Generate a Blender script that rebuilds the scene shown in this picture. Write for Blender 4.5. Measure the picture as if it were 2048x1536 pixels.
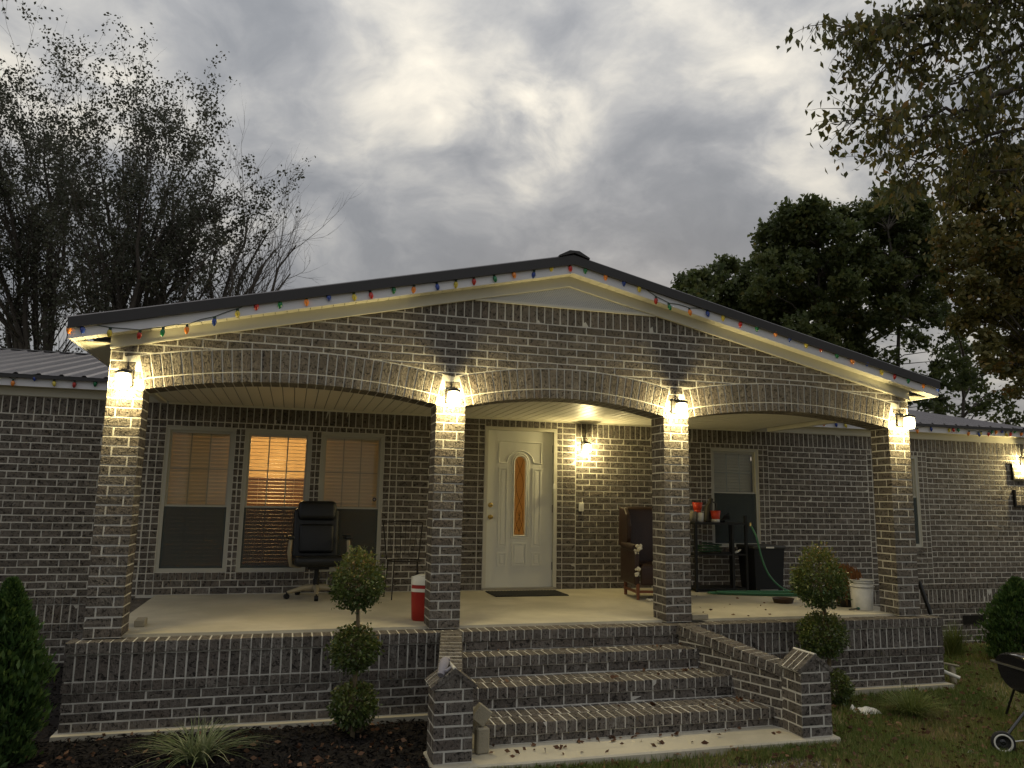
import bpy, math, random
import numpy as np
from mathutils import Vector, Matrix
random.seed(7); rng = np.random.default_rng(7)
for o in list(bpy.data.objects): bpy.data.objects.remove(o)
S = bpy.context.scene; COL = S.collection
R_ = math.radians

# ------------------------------------------------------------------ camera
CAM = Vector((1.5493, -7.0084, 1.1326)); FPX = 1518.9
_y, _p, _r = R_(15.8077), R_(8.8099), R_(1.0263)
_F = Vector((math.sin(_y)*math.cos(_p), math.cos(_y)*math.cos(_p), math.sin(_p)))
_R = Vector((math.cos(_y), -math.sin(_y), 0)); _U = _R.cross(_F)
_R, _U = _R*math.cos(_r)+_U*math.sin(_r), _U*math.cos(_r)-_R*math.sin(_r)
cd = bpy.data.cameras.new('camera'); cam = bpy.data.objects.new('camera', cd); COL.objects.link(cam)
cam.matrix_world = Matrix(((_R.x, _U.x, -_F.x, CAM.x), (_R.y, _U.y, -_F.y, CAM.y), (_R.z, _U.z, -_F.z, CAM.z), (0, 0, 0, 1)))
cd.sensor_width = 36; cd.lens = FPX/2048*36; cd.clip_start = .05; cd.clip_end = 2000
S.camera = cam
def ray(u, v): return _F + _R*((u-1024)/FPX) - _U*((v-768)/FPX)
def atY(u, v, Y): d = ray(u, v); return CAM + d*((Y-CAM.y)/d.y)
def atZ(u, v, Z): d = ray(u, v); return CAM + d*((Z-CAM.z)/d.z)
def proj(p):
    d = Vector(p)-CAM; z = d.dot(_F)
    if z < .1: return None
    return 1024+FPX*d.dot(_R)/z, 768-FPX*d.dot(_U)/z, z

# ------------------------------------------------------------------ node helper
class NT:
    def __init__(s, tree): s.t = tree; tree.nodes.clear()
    def n(s, typ, ins=None, **kw):
        nd = s.t.nodes.new(typ)
        for k, v in kw.items(): setattr(nd, k, v)
        for k, v in (ins or {}).items():
            sk = nd.inputs[k]
            if isinstance(v, bpy.types.NodeSocket): s.t.links.new(v, sk)
            else: sk.default_value = v
        return nd
    def math(s, op, a, b=0.0, c=0.0, clamp=False):
        nd = s.n('ShaderNodeMath', {0: a, 1: b, 2: c}, operation=op, use_clamp=clamp); return nd.outputs[0]
    def mix(s, f, a, b, blend='MIX'):
        nd = s.n('ShaderNodeMix', data_type='RGBA', blend_type=blend)
        for k, v in ((0, f), (6, a), (7, b)):
            sk = nd.inputs[k]
            if isinstance(v, bpy.types.NodeSocket): s.t.links.new(v, sk)
            else: sk.default_value = v if k == 0 else (tuple(v)+(1,))[:4]
        return nd.outputs[2]
    def noise(s, vec, scale, detail=4, rough=.55, dist=0.0):
        return s.n('ShaderNodeTexNoise', {'Vector': vec, 'Scale': scale, 'Detail': detail, 'Roughness': rough, 'Distortion': dist}).outputs[0]
    def ss(s, x, a, b): return s.n('ShaderNodeMapRange', {0: x, 1: a, 2: b}, interpolation_type='SMOOTHSTEP').outputs[0]
    def ramp(s, x, stops):
        nd = s.n('ShaderNodeValToRGB', {0: x}); e = nd.color_ramp.elements
        while len(e) < len(stops): e.new(.5)
        for el, (p, c) in zip(e, stops): el.position = p; el.color = tuple(c)+(1,)
        return nd.outputs[0]
    def vm(s, op, a, b): return s.n('ShaderNodeVectorMath', {0: a, 1: b}, operation=op).outputs[0]

# ------------------------------------------------------------------ world: overcast dusk sky with cloud breaks
W = bpy.data.worlds.new('World'); S.world = W; W.use_nodes = True
w = NT(W.node_tree)
d0 = w.n('ShaderNodeTexCoord').outputs['Generated']
sep = w.n('ShaderNodeSeparateXYZ', {0: d0}); zz = w.math('MAXIMUM', sep.outputs[2], 0.0)
den = w.math('ADD', zz, .42)
cp = w.n('ShaderNodeCombineXYZ', {0: w.math('DIVIDE', sep.outputs[0], den), 1: w.math('DIVIDE', sep.outputs[1], den), 2: 0.0}).outputs[0]
warp = w.n('ShaderNodeTexNoise', {'Vector': cp, 'Scale': 2.4, 'Detail': 3.0}).outputs[1]
cpw = w.vm('ADD', cp, w.vm('MULTIPLY', w.vm('SUBTRACT', warp, (.5, .5, .5)), (.30, .30, .30)))
big = w.noise(cpw, 1.5, 3, .5); mid = w.noise(cpw, 3.6, 6, .52); fine = w.noise(cpw, 10.0, 6, .6)
den_c = w.math('ADD', w.math('MULTIPLY', big, .44), w.math('ADD', w.math('MULTIPLY', mid, .42), w.math('MULTIPLY', fine, .20)))
brk = None
for (u, v, rad, amt) in ((940, 185, 8.5, .17), (1010, 250, 4.5, .14), (820, 215, 4.0, .13), (1090, 280, 3.5, .08), (40, 60, 9, .16), (170, 230, 5, .12), (300, 360, 5, .09), (1620, 220, 8, .13), (1560, 280, 5, .09), (1290, 150, 7, .06),
                         (440, 470, 3, .13), (1700, 400, 6, .10), (500, 40, 8, .05), (600, 300, 13, -.05), (330, 150, 9, -.07), (1050, 400, 12, -.06), (1400, 330, 7, -.06), (700, 60, 9, -.03), (1180, 40, 8, -.03)):
    dv = ray(u, v).normalized()
    dt = w.n('ShaderNodeVectorMath', {0: d0, 1: tuple(dv)}, operation='DOT_PRODUCT').outputs[1]
    b = w.math('MULTIPLY', w.ss(dt, math.cos(R_(rad*1.5)), 1.0), amt)
    brk = b if brk is None else w.math('ADD', brk, b)
den_c = w.math('ADD', w.math('MULTIPLY', w.math('SUBTRACT', den_c, .5), 1.75), .5)
rag = w.math('ADD', w.math('MULTIPLY', w.math('SUBTRACT', w.noise(cpw, 6.0, 6, .55), .36), 3.4), .25, clamp=True)
val = w.math('ADD', den_c, w.math('MULTIPLY', brk, w.math('MULTIPLY', rag, 1.05)))
ccol = w.ramp(val, [(.28, (.215, .228, .250)), (.44, (.275, .285, .305)), (.54, (.355, .36, .372)), (.63, (.47, .465, .455)), (.73, (.66, .63, .57)), (.90, (.92, .85, .72))])
cie = w.math('ADD', w.math('MULTIPLY', zz, 1.1), .66)
ccol = w.vm('SCALE', ccol, (0, 0, 0)); w.t.links.new(cie, ccol.node.inputs[3])
sky = w.n('ShaderNodeTexSky', sky_type='NISHITA', sun_disc=False, sun_elevation=R_(6), sun_rotation=R_(24), altitude=50, dust_density=2.0)
skyc = w.vm('SCALE', sky.outputs[0], (0, 0, 0)); skyc.node.inputs[3].default_value = .05
final = w.mix(.93, skyc, ccol)
bg = w.n('ShaderNodeBackground', {0: final, 1: .92})
w.n('ShaderNodeOutputWorld', {0: bg.outputs[0]})

sd = bpy.data.lights.new('sun', 'SUN'); sd.energy = .25; sd.angle = R_(25); sd.color = (1, .93, .82)
sun = bpy.data.objects.new('sun', sd); COL.objects.link(sun); sun.rotation_euler = (R_(66), 0, R_(-24+180)); sun.location = (0, 0, 30)
S.view_settings.view_transform = 'Standard'; S.view_settings.look = 'None'; S.view_settings.exposure = .2; S.view_settings.gamma = 1
S.view_settings.use_curve_mapping = False
LAMP_W = 108.0

# ------------------------------------------------------------------ materials
MATS = {}
def mat(name, col=(.5, .5, .5), rough=.6, metal=0, var=.12, vscale=8, bump=0, bscale=60, spec=.4, emit=None, es=0, sheen=0):
    if name in MATS: return MATS[name]
    m = bpy.data.materials.new(name); m.use_nodes = True; t = NT(m.node_tree)
    pos = t.n('ShaderNodeNewGeometry').outputs['Position']
    nz = t.noise(pos, vscale, 5, .6)
    rnd = t.n('ShaderNodeObjectInfo').outputs['Random']
    f = t.math('ADD', t.math('MULTIPLY', nz, .7), t.math('MULTIPLY', rnd, .3))
    c = t.mix(f, tuple(x*(1-var) for x in col), tuple(min(1, x*(1+var)) for x in col))
    ins = {'Base Color': c, 'Roughness': rough, 'Metallic': metal, 'Specular IOR Level': spec}
    if bump:
        bn = t.n('ShaderNodeBump', {'Height': t.noise(pos, bscale, 4), 'Strength': bump, 'Distance': .01}); ins['Normal'] = bn.outputs[0]
    if emit: ins['Emission Color'] = tuple(emit)+(1,); ins['Emission Strength'] = es
    p = t.n('ShaderNodeBsdfPrincipled', ins); t.n('ShaderNodeOutputMaterial', {0: p.outputs[0]})
    MATS[name] = m; return m
def m_brick(name, dark=1.0):
    m = bpy.data.materials.new(name); m.use_nodes = True; t = NT(m.node_tree)
    pos = t.n('ShaderNodeNewGeometry').outputs['Position']
    rnd = t.n('ShaderNodeObjectInfo').outputs['Random']; tone = t.n('ShaderNodeAttribute', attribute_name='tone').outputs['Fac']
    r = t.math('FRACT', t.math('ADD', rnd, tone))
    base = t.ramp(r, [(0, (.130, .114, .098)), (.35, (.175, .154, .133)), (.6, (.205, .181, .156)), (.8, (.155, .128, .108)), (1, (.24, .214, .186))])
    n1 = t.noise(pos, 26, 5, .65); c = t.mix(t.ss(n1, .35, .7), t.mix(.5, base, (.09, .08, .07)), base)
    streak = t.noise(t.vm('MULTIPLY', pos, (90, 90, 26)), 1.0, 3, .6)
    pits = t.ss(t.noise(pos, 42, 3, .55, .6), .57, .64)
    c = t.mix(t.math('MULTIPLY', pits, .85), c, (.03, .026, .023)); c = t.mix(t.math('MULTIPLY', t.ss(t.noise(pos, 11, 4, .6), .55, .7), .35), c, (.27, .235, .195))
    lime = t.math('MULTIPLY', t.ss(t.noise(pos, 4.5, 5, .7), .50, .70), t.ss(streak, .40, .60))
    c = t.mix(t.math('MULTIPLY', lime, .42), c, (.42, .40, .36))
    h = t.math('ADD', t.math('MULTIPLY', streak, .8), t.math('ADD', t.math('MULTIPLY', n1, .7), t.math('MULTIPLY', pits, -.7)))
    bn = t.n('ShaderNodeBump', {'Height': h, 'Strength': 1.0, 'Distance': .026})
    p = t.n('ShaderNodeBsdfPrincipled', {'Base Color': c, 'Roughness': .85, 'Specular IOR Level': .25, 'Normal': bn.outputs[0]})
    t.n('ShaderNodeOutputMaterial', {0: p.outputs[0]}); MATS[name] = m; return m
BRICK = m_brick('brick_rustic')
MORTAR = mat('mortar', (.56, .54, .48), .95, var=.28, vscale=22, bump=.5, bscale=140)
CREAM = mat('vinyl_cream', (.74, .71, .59), .45, var=.06, vscale=3)
WHITE = mat('painted_white', (.74, .74, .77), .5, var=.06, vscale=3)
TRIMW = mat('trim_almond', (.60, .58, .49), .45, var=.06, vscale=4)
DARKROOF = mat('dark_metal_edge', (.035, .033, .034), .45, var=.2)
DOORW = mat('door_white', (.72, .72, .66), .42, var=.04, vscale=3)
BLACKM = mat('black_metal', (.012, .012, .012), .4, metal=.3)
LEATHER = mat('black_leather', (.012, .013, .014), .38, bump=.25, bscale=90)
WINE = mat('oxblood_leather', (.032, .015, .010), .4, bump=.3, bscale=70, var=.3)
WOOD = mat('reddish_wood', (.16, .055, .025), .4, var=.3, vscale=20)
BEIGEP = mat('beige_plastic', (.36, .31, .21), .45)
RED = mat('red_plastic', (.30, .018, .011), .38, var=.08)
OFFW = mat('offwhite_plastic', (.70, .69, .62), .45, var=.08)
RUBBER = mat('black_rubber', (.02, .02, .02), .8, bump=.3)
GREENH = mat('hose_green', (.045, .16, .085), .45, var=.2)
STUFF = mat('stuffing_white', (.68, .64, .52), .95, bump=.6, bscale=80)
STONE = mat('paver_stone', (.30, .27, .20), .9, bump=.5, bscale=60, var=.25, vscale=14)
WIRE = mat('wire_green', (.012, .035, .022), .5)
BRASS = mat('brass', (.55, .40, .14), .25, metal=1)
BARK = mat('bark', (.085, .073, .062), .95, bump=.6, bscale=30, var=.3)
BARKL = mat('bark_stem', (.16, .125, .075), .9, bump=.4, var=.3)
BRONZE = mat('lamp_bronze', (.03, .027, .024), .45, metal=.4)
PAPER = mat('litter_white', (.74, .73, .69), .7, var=.08)
def m_concrete():
    m = bpy.data.materials.new('concrete_floor'); m.use_nodes = True; t = NT(m.node_tree)
    pos = t.n('ShaderNodeNewGeometry').outputs['Position']
    a = t.noise(pos, 1.1, 6, .6, .4); b = t.noise(t.vm('MULTIPLY', pos, (.7, 3, 1)), 2.2, 5, .65); g = t.noise(pos, 160, 3)
    c = t.mix(t.ss(a, .35, .7), (.42, .385, .295), (.58, .535, .42)); c = t.mix(t.math('MULTIPLY', t.ss(b, .55, .75), .4), c, (.33, .30, .235))
    c = t.mix(t.math('MULTIPLY', g, .12), c, (.2, .18, .15))
    bn = t.n('ShaderNodeBump', {'Height': t.math('ADD', g, t.math('MULTIPLY', a, 2.0)), 'Strength': .25, 'Distance': .004})
    p = t.n('ShaderNodeBsdfPrincipled', {'Base Color': c, 'Roughness': .75, 'Normal': bn.outputs[0]}); t.n('ShaderNodeOutputMaterial', {0: p.outputs[0]}); return m
CONC = m_concrete()
def m_roof():
    m = bpy.data.materials.new('ribbed_metal_roof'); m.use_nodes = True; t = NT(m.node_tree)
    pos = t.n('ShaderNodeNewGeometry').outputs['Position']
    c = t.mix(t.noise(pos, 3, 5), (.13, .12, .125), (.20, .185, .19))
    p = t.n('ShaderNodeBsdfPrincipled', {'Base Color': c, 'Roughness': t.math('ADD', t.math('MULTIPLY', t.noise(pos, 9, 4), .2), .3), 'Metallic': .35}); t.n('ShaderNodeOutputMaterial', {0: p.outputs[0]}); return m
ROOF = m_roof()
def m_leaf(name, stops, rough=.5, trans=.25):
    m = bpy.data.materials.new(name); m.use_nodes = True; t = NT(m.node_tree)
    tone = t.n('ShaderNodeAttribute', attribute_name='tone').outputs['Fac']
    c = t.ramp(tone, stops)
    p = t.n('ShaderNodeBsdfPrincipled', {'Base Color': c, 'Roughness': rough, 'Specular IOR Level': .35})
    tr = t.n('ShaderNodeBsdfTranslucent', {0: c}); mx = t.n('ShaderNodeMixShader', {0: trans, 1: p.outputs[0], 2: tr.outputs[0]})
    t.n('ShaderNodeOutputMaterial', {0: mx.outputs[0]}); return m
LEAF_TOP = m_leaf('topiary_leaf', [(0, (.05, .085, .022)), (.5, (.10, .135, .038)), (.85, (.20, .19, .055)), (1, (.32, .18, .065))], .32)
LEAF_TREE = m_leaf('tree_leaf', [(0, (.06, .085, .03)), (.5, (.11, .135, .045)), (.8, (.15, .16, .05)), (1, (.21, .16, .05))], trans=.45)
LEAF_DRY = m_leaf('autumn_leaf', [(0, (.065, .075, .026)), (.4, (.115, .115, .034)), (.75, (.18, .15, .042)), (1, (.23, .135, .036))], trans=.35)
LEAF_GREY = m_leaf('sparse_leaf', [(0, (.06, .068, .046)), (.6, (.085, .09, .06)), (1, (.12, .10, .065))], trans=.35)
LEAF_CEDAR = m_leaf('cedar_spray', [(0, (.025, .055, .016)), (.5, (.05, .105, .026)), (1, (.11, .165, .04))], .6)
LEAF_GRASS = m_leaf('grass_blade', [(0, (.085, .13, .03)), (.5, (.155, .20, .05)), (.8, (.25, .235, .08)), (1, (.36, .28, .13))], .6)
LEAF_SHRUB = m_leaf('feathery_leaf', [(0, (.07, .11, .03)), (.6, (.14, .18, .045)), (1, (.24, .25, .08))], .6)
LEAF_LIR = m_leaf('liriope_blade', [(0, (.09, .13, .05)), (.6, (.18, .22, .10)), (1, (.42, .42, .26))], .5)
LEAF_BROWN = m_leaf('dead_leaf', [(0, (.05, .022, .012)), (.5, (.10, .045, .022)), (1, (.22, .13, .075))], .8, .05)
MULCH = m_leaf('mulch_chip', [(0, (.005, .004, .004)), (.72, (.013, .010, .008)), (.94, (.035, .022, .014)), (1, (.30, .24, .17))], .85, 0)
FERN = m_leaf('dead_fern', [(0, (.16, .06, .016)), (1, (.36, .16, .05))], .8, .2)
def m_glass(name='window_glass', tint=(.9, .92, .9)):
    m = bpy.data.materials.new(name); m.use_nodes = True; t = NT(m.node_tree)
    fr = t.n('ShaderNodeFresnel', {0: 1.5}).outputs[0]
    pos = t.n('ShaderNodeNewGeometry').outputs['Position']
    bn = t.n('ShaderNodeBump', {'Height': t.noise(pos, 3, 2), 'Strength': .02})
    a = t.n('ShaderNodeBsdfTransparent', {0: tuple(tint)+(1,)}); g = t.n('ShaderNodeBsdfGlossy', {0: (.9, .9, .9, 1), 'Roughness': .02, 'Normal': bn.outputs[0]})
    mx = t.n('ShaderNodeMixShader', {0: t.math('MULTIPLY', fr, .5, clamp=True), 1: a.outputs[0], 2: g.outputs[0]}); t.n('ShaderNodeOutputMaterial', {0: mx.outputs[0]}); return m
GLASS = m_glass()
def m_screen():
    m = bpy.data.materials.new('insect_screen'); m.use_nodes = True; t = NT(m.node_tree)
    a = t.n('ShaderNodeBsdfTransparent', {0: (1, 1, 1, 1)}); d = t.n('ShaderNodeBsdfDiffuse', {0: (.085, .10, .098, 1)})
    mx = t.n('ShaderNodeMixShader', {0: .62, 1: a.outputs[0], 2: d.outputs[0]}); t.n('ShaderNodeOutputMaterial', {0: mx.outputs[0]}); return m
SCREEN = m_screen()
def m_jar():
    m = bpy.data.materials.new('lamp_jar_glass'); m.use_nodes = True; t = NT(m.node_tree)
    a = t.n('ShaderNodeBsdfTransparent', {0: (1, 1, 1, 1)}); e = t.n('ShaderNodeEmission', {0: (1, .90, .62, 1), 1: 9.0})
    mx = t.n('ShaderNodeMixShader', {0: .5, 1: a.outputs[0], 2: e.outputs[0]}); t.n('ShaderNodeOutputMaterial', {0: mx.outputs[0]}); return m
JAR = m_jar()
def m_ground():
    m = bpy.data.materials.new('lawn_soil'); m.use_nodes = True; t = NT(m.node_tree)
    pos = t.n('ShaderNodeNewGeometry').outputs['Position']
    a = t.noise(pos, .9, 6, .65); b = t.noise(pos, 14, 5, .7)
    c = t.mix(b, (.08, .078, .03), (.16, .145, .06)); c = t.mix(t.ss(a, .45, .65), c, (.12, .08, .04)); c = t.mix(t.ss(b, .66, .72), c, (.14, .105, .06))
    bn = t.n('ShaderNodeBump', {'Height': b, 'Strength': .8, 'Distance': .03})
    p = t.n('ShaderNodeBsdfPrincipled', {'Base Color': c, 'Roughness': .95, 'Normal': bn.outputs[0]}); t.n('ShaderNodeOutputMaterial', {0: p.outputs[0]}); return m
GROUNDM = m_ground()
BULBM = {k: mat('bulb_'+k, c, .25, var=.05, spec=.6) for k, c in dict(red=(.42, .02, .015), green=(.01, .16, .06), orange=(.72, .22, .03), blue=(.015, .045, .26), yellow=(.52, .42, .05)).items()}

# ------------------------------------------------------------------ object helpers
def wloc(o):
    v = Vector((0, 0, 0))
    while o: v = v+o.location; o = o.parent
    return v
def tag(o, label=None, cat=None, group=None, kind=None):
    for k, v in (('label', label), ('category', cat), ('group', group), ('kind', kind)):
        if v: o[k] = v
    return o
def link(o, parent=None, world=True):
    COL.objects.link(o)
    if parent is not None:
        if world: o.location = o.location-wloc(parent)
        o.parent = parent
    return o
def thing(name, loc, label, cat, group=None, rz=0):
    o = bpy.data.objects.new(name, None); o.location = loc; o.rotation_euler = (0, 0, rz); o.empty_display_size = .1
    COL.objects.link(o); return tag(o, label, cat, group)
class B:
    def __init__(s): s.v = []; s.f = []; s.sm = []
    def add(s, vs, fs, sm=False):
        n = len(s.v); s.v += [tuple(x) for x in vs]; s.f += [tuple(i+n for i in f) for f in fs]; s.sm += [sm]*len(fs); return s
    def box(s, x0, x1, y0, y1, z0, z1, M=None, bev=0):
        if bev > 0:
            b = min(bev, (x1-x0)*.45, (y1-y0)*.45, (z1-z0)*.45)
            vs = []; X, Y, Z = (x0, x1), (y0, y1), (z0, z1)
            for i in (0, 1):
                for j in (0, 1):
                    for k in (0, 1):
                        sx, sy, sz = (1, -1)[i]*b, (1, -1)[j]*b, (1, -1)[k]*b
                        vs += [(X[i], Y[j]+sy, Z[k]+sz), (X[i]+sx, Y[j], Z[k]+sz), (X[i]+sx, Y[j]+sy, Z[k])]
            I = lambda i, j, k, a: (i*4+j*2+k)*3+a
            fs = []
            for i in (0, 1): fs.append((I(i, 0, 0, 0), I(i, 0, 1, 0), I(i, 1, 1, 0), I(i, 1, 0, 0))[::(1 if i == 0 else -1)])
            for j in (0, 1): fs.append((I(0, j, 0, 1), I(1, j, 0, 1), I(1, j, 1, 1), I(0, j, 1, 1))[::(1 if j == 0 else -1)])
            for k in (0, 1): fs.append((I(0, 0, k, 2), I(0, 1, k, 2), I(1, 1, k, 2), I(1, 0, k, 2))[::(1 if k == 0 else -1)])
            for a, bb in ((0, 1), (1, 0)):
                pass
            for i in (0, 1):
                for j in (0, 1): fs.append((I(i, j, 0, 0), I(i, j, 1, 0), I(i, j, 1, 1), I(i, j, 0, 1)))
                for k in (0, 1): fs.append((I(i, 0, k, 0), I(i, 1, k, 0), I(i, 1, k, 2), I(i, 0, k, 2)))
            for j in (0, 1):
                for k in (0, 1): fs.append((I(0, j, k, 1), I(1, j, k, 1), I(1, j, k, 2), I(0, j, k, 2)))
            for i in (0, 1):
                for j in (0, 1):
                    for k in (0, 1): fs.append((I(i, j, k, 0), I(i, j, k, 1), I(i, j, k, 2)))
        else:
            vs = [(x, y, z) for x in (x0, x1) for y in (y0, y1) for z in (z0, z1)]
            fs = [(0, 1, 3, 2), (4, 6, 7, 5), (0, 4, 5, 1), (2, 3, 7, 6), (0, 2, 6, 4), (1, 5, 7, 3)]
        if M is not None: vs = [M @ Vector(v) for v in vs]
        return s.add(vs, fs)
    def tube(s, pts, r, n=8, caps=True):
        pts = [Vector(p) for p in pts]; rr = r if isinstance(r, (list, tuple)) else [r]*len(pts)
        vs = []; up = None
        for i, p in enumerate(pts):
            d = (pts[min(i+1, len(pts)-1)]-pts[max(i-1, 0)]).normalized()
            if up is None: up = d.orthogonal().normalized()
            up = (up-d*up.dot(d)); up = up.normalized() if up.length > 1e-6 else d.orthogonal().normalized()
            q = d.cross(up)
            vs += [p+(up*math.cos(a)+q*math.sin(a))*rr[i] for a in [2*math.pi*k/n for k in range(n)]]
        fs = [(i*n+k, i*n+(k+1) % n, (i+1)*n+(k+1) % n, (i+1)*n+k) for i in range(len(pts)-1) for k in range(n)]
        s.add(vs, fs, True)
        if caps: m = len(pts)-1; s.add([vs[k] for k in range(n)], [tuple(range(n))[::-1]]); s.add([vs[m*n+k] for k in range(n)], [tuple(range(n))])
        return s
    def lathe(s, prof, c=(0, 0, 0), n=20, M=None, sx=1, sy=1, sm=True):
        vs = [Vector((c[0]+r*sx*math.cos(2*math.pi*k/n), c[1]+r*sy*math.sin(2*math.pi*k/n), c[2]+z)) for r, z in prof for k in range(n)]
        if M is not None: vs = [M @ v for v in vs]
        fs = [(i*n+k, i*n+(k+1) % n, (i+1)*n+(k+1) % n, (i+1)*n+k) for i in range(len(prof)-1) for k in range(n)]
        return s.add(vs, fs, sm)
    def prism(s, poly, y0, y1, M=None):
        """poly in XZ extruded along Y"""
        n = len(poly); vs = [(x, y0, z) for x, z in poly]+[(x, y1, z) for x, z in poly]
        fs = [tuple(range(n)), tuple(range(n, 2*n))[::-1]]+[(i, i+n, (i+1) % n+n, (i+1) % n) for i in range(n)]
        if M is not None: vs = [M @ Vector(v) for v in vs]
        return s.add(vs, fs)
    def mesh(s, name, mt):
        me = bpy.data.meshes.new(name); me.from_pydata(s.v, [], s.f); me.polygons.foreach_set('use_smooth', s.sm)
        if mt: me.materials.append(mt)
        import bmesh
        bm = bmesh.new(); bm.from_mesh(me); bmesh.ops.recalc_face_normals(bm, faces=bm.faces); bm.to_mesh(me); bm.free(); me.update(); return me
    def build(s, name, mt, parent=None, world=True, subsurf=0):
        o = bpy.data.objects.new(name, s.mesh(name, mt))
        if subsurf: md = o.modifiers.new('sub', 'SUBSURF'); md.levels = md.render_levels = subsurf
        return link(o, parent, world)
def rounded(x0, x1, y0, y1, z0, z1, name, mt, parent, r=.03, seg=3, world=True):
    b = B().box(x0, x1, y0, y1, z0, z1); o = b.build(name, mt, parent, world)
    md = o.modifiers.new('bev', 'BEVEL'); md.width = r; md.segments = seg
    for p in o.data.polygons: p.use_smooth = True
    return o

# ------------------------------------------------------------------ bricks
PIERX = [0.0, 2.798, 5.151, 7.930]; PW = .281; DW = 2.751; C = .0808; BLEN = .205; J = .0105; HP = .0815
ZS = 2.02; CROWN = 2.145
def seen(p):
    """rough visibility: in frame and not behind the piers, arches or porch base"""
    q = proj(p)
    if q is None or not (-30 < q[0] < 2080 and -30 < q[1] < 1566): return 0
    if p[1] > .6:
        d = Vector(p)-CAM; t = -CAM.y/d.y; x = CAM.x+d.x*t; z = CAM.z+d.z*t
        if -.1 < x < 8.4:
            if z < 0 or z > 2.1: return 0
            if any(px < x < px+PW for px in PIERX): return 0
    return 1/q[2]**2
_bm = {}
def brick_geo(poly, depth, var, ch=.0032):
    r = random.Random(hash((tuple((round(a*1000), round(b*1000)) for a, b in poly), round(depth*1000), var)))
    n = len(poly); cx = sum(p[0] for p in poly)/n; cz = sum(p[1] for p in poly)/n
    ins = []
    for x, z in poly:
        dx, dz = cx-x, cz-z
        ins.append((x+math.copysign(min(abs(dx)*.5, ch*r.uniform(.7, 1.5)), dx), r.uniform(-.0016, .0012), z+math.copysign(min(abs(dz)*.5, ch*r.uniform(.7, 1.5)), dz)))
    mid = [(x+r.uniform(-.0012, .0012), ch+r.uniform(-.0008, .0008), z+r.uniform(-.0012, .0012)) for x, z in poly]
    back = [(x, depth, z) for x, z in poly]
    vs = ins+mid+back
    fs = [tuple(range(n))[::-1]] if False else [tuple(range(n))]
    for a in (0, n):
        fs += [(a+i, a+n+i, a+n+(i+1) % n, a+(i+1) % n) for i in range(n)]
    return vs, fs
class Bricks:
    def __init__(s, parent, name='brick', limit=300, mt=None, rest='brick_field'):
        s.p = parent; s.name = name; s.limit = limit; s.items = []; s.mt = mt or BRICK; s.rest = rest
    def add(s, poly, depth, M, pr=None):
        c = M.translation
        if pr is None: pr = seen(c)
        ar = abs(sum(poly[i][0]*poly[(i+1) % len(poly)][1]-poly[(i+1) % len(poly)][0]*poly[i][1] for i in range(len(poly))))/2
        if ar < 2e-4: return
        a2 = sum(poly[i][0]*poly[(i+1) % len(poly)][1]-poly[(i+1) % len(poly)][0]*poly[i][1] for i in range(len(poly)))
        if a2 < 0: poly = poly[::-1]
        s.items.append((pr*ar, poly, depth, M, random.randrange(4)))
    def rect(s, w, h, depth, M, pr=None): s.add([(-w/2, -h/2), (w/2, -h/2), (w/2, h/2), (-w/2, h/2)], depth, M, pr)
    def face(s, x0, x1, z0, z1, y, depth, pr=None, prot=0):
        """front-facing (-Y) brick filling a cell, joint removed"""
        g = J/2; w_ = x1-x0-J; h_ = z1-z0-J
        if w_ < .012 or h_ < .012: return
        s.rect(w_, h_, depth, Matrix.Translation(((x0+x1)/2+random.uniform(-.0014, .0014), y-prot+random.uniform(-.0018, .0014), (z0+z1)/2+random.uniform(-.0012, .0012))) @ Matrix.Rotation(random.gauss(0, .005), 4, 'Y') @ Matrix.Rotation(random.gauss(0, .006), 4, 'X'), pr)
    def flush(s):
        it = sorted(s.items, key=lambda t: -t[0]); k = 0
        single = [t for t in it if t[0] > 0][:s.limit] ; ids = set(map(id, single)); rest = [t for t in it if id(t) not in ids]
        pw = wloc(s.p)
        for _, poly, d, M, var in single:
            key = (tuple((round(a*500), round(b*500)) for a, b in poly), round(d*500), var, s.mt.name)
            me = _bm.get(key)
            if me is None:
                vs, fs = brick_geo(poly, d, var); me = bpy.data.meshes.new('brick'); me.from_pydata(vs, [], fs); me.materials.append(s.mt); _bm[key] = me
            o = bpy.data.objects.new(s.name, me); M2 = M.copy(); M2.translation = M.translation-pw
            o.parent = s.p; o.matrix_local = M2; COL.objects.link(o)
        if rest:
            V = []; F = []; T = []
            for _, poly, d, M, var in rest:
                vs, fs = brick_geo(poly, d, var); n = len(V); V += [M @ Vector(v)-pw for v in vs]; F += [tuple(i+n for i in f) for f in fs]; tt = random.random(); T += [tt]*len(fs)
            me = bpy.data.meshes.new(s.rest); me.from_pydata(V, [], F); me.materials.append(s.mt)
            at = me.attributes.new('tone', 'FLOAT', 'FACE'); at.data.foreach_set('value', T)
            o = bpy.data.objects.new(s.rest, me); o.parent = s.p; COL.objects.link(o); o['kind'] = 'stuff'
        return len(single), len(rest)
def clip(poly, nx, nz, c):
    """keep nx*x+nz*z>=c"""
    out = []
    for i in range(len(poly)):
        a, b = poly[i], poly[(i+1) % len(poly)]; da = nx*a[0]+nz*a[1]-c; db = nx*b[0]+nz*b[1]-c
        if da >= 0: out.append(a)
        if da*db < 0: t = da/(da-db); out.append((a[0]+(b[0]-a[0])*t, a[1]+(b[1]-a[1])*t))
    return out
def rotM(loc, rz=0, rx=0): return Matrix.Translation(loc) @ Matrix.Rotation(rz, 4, 'Z') @ Matrix.Rotation(rx, 4, 'X')
REC = .0022      # mortar recess
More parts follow.
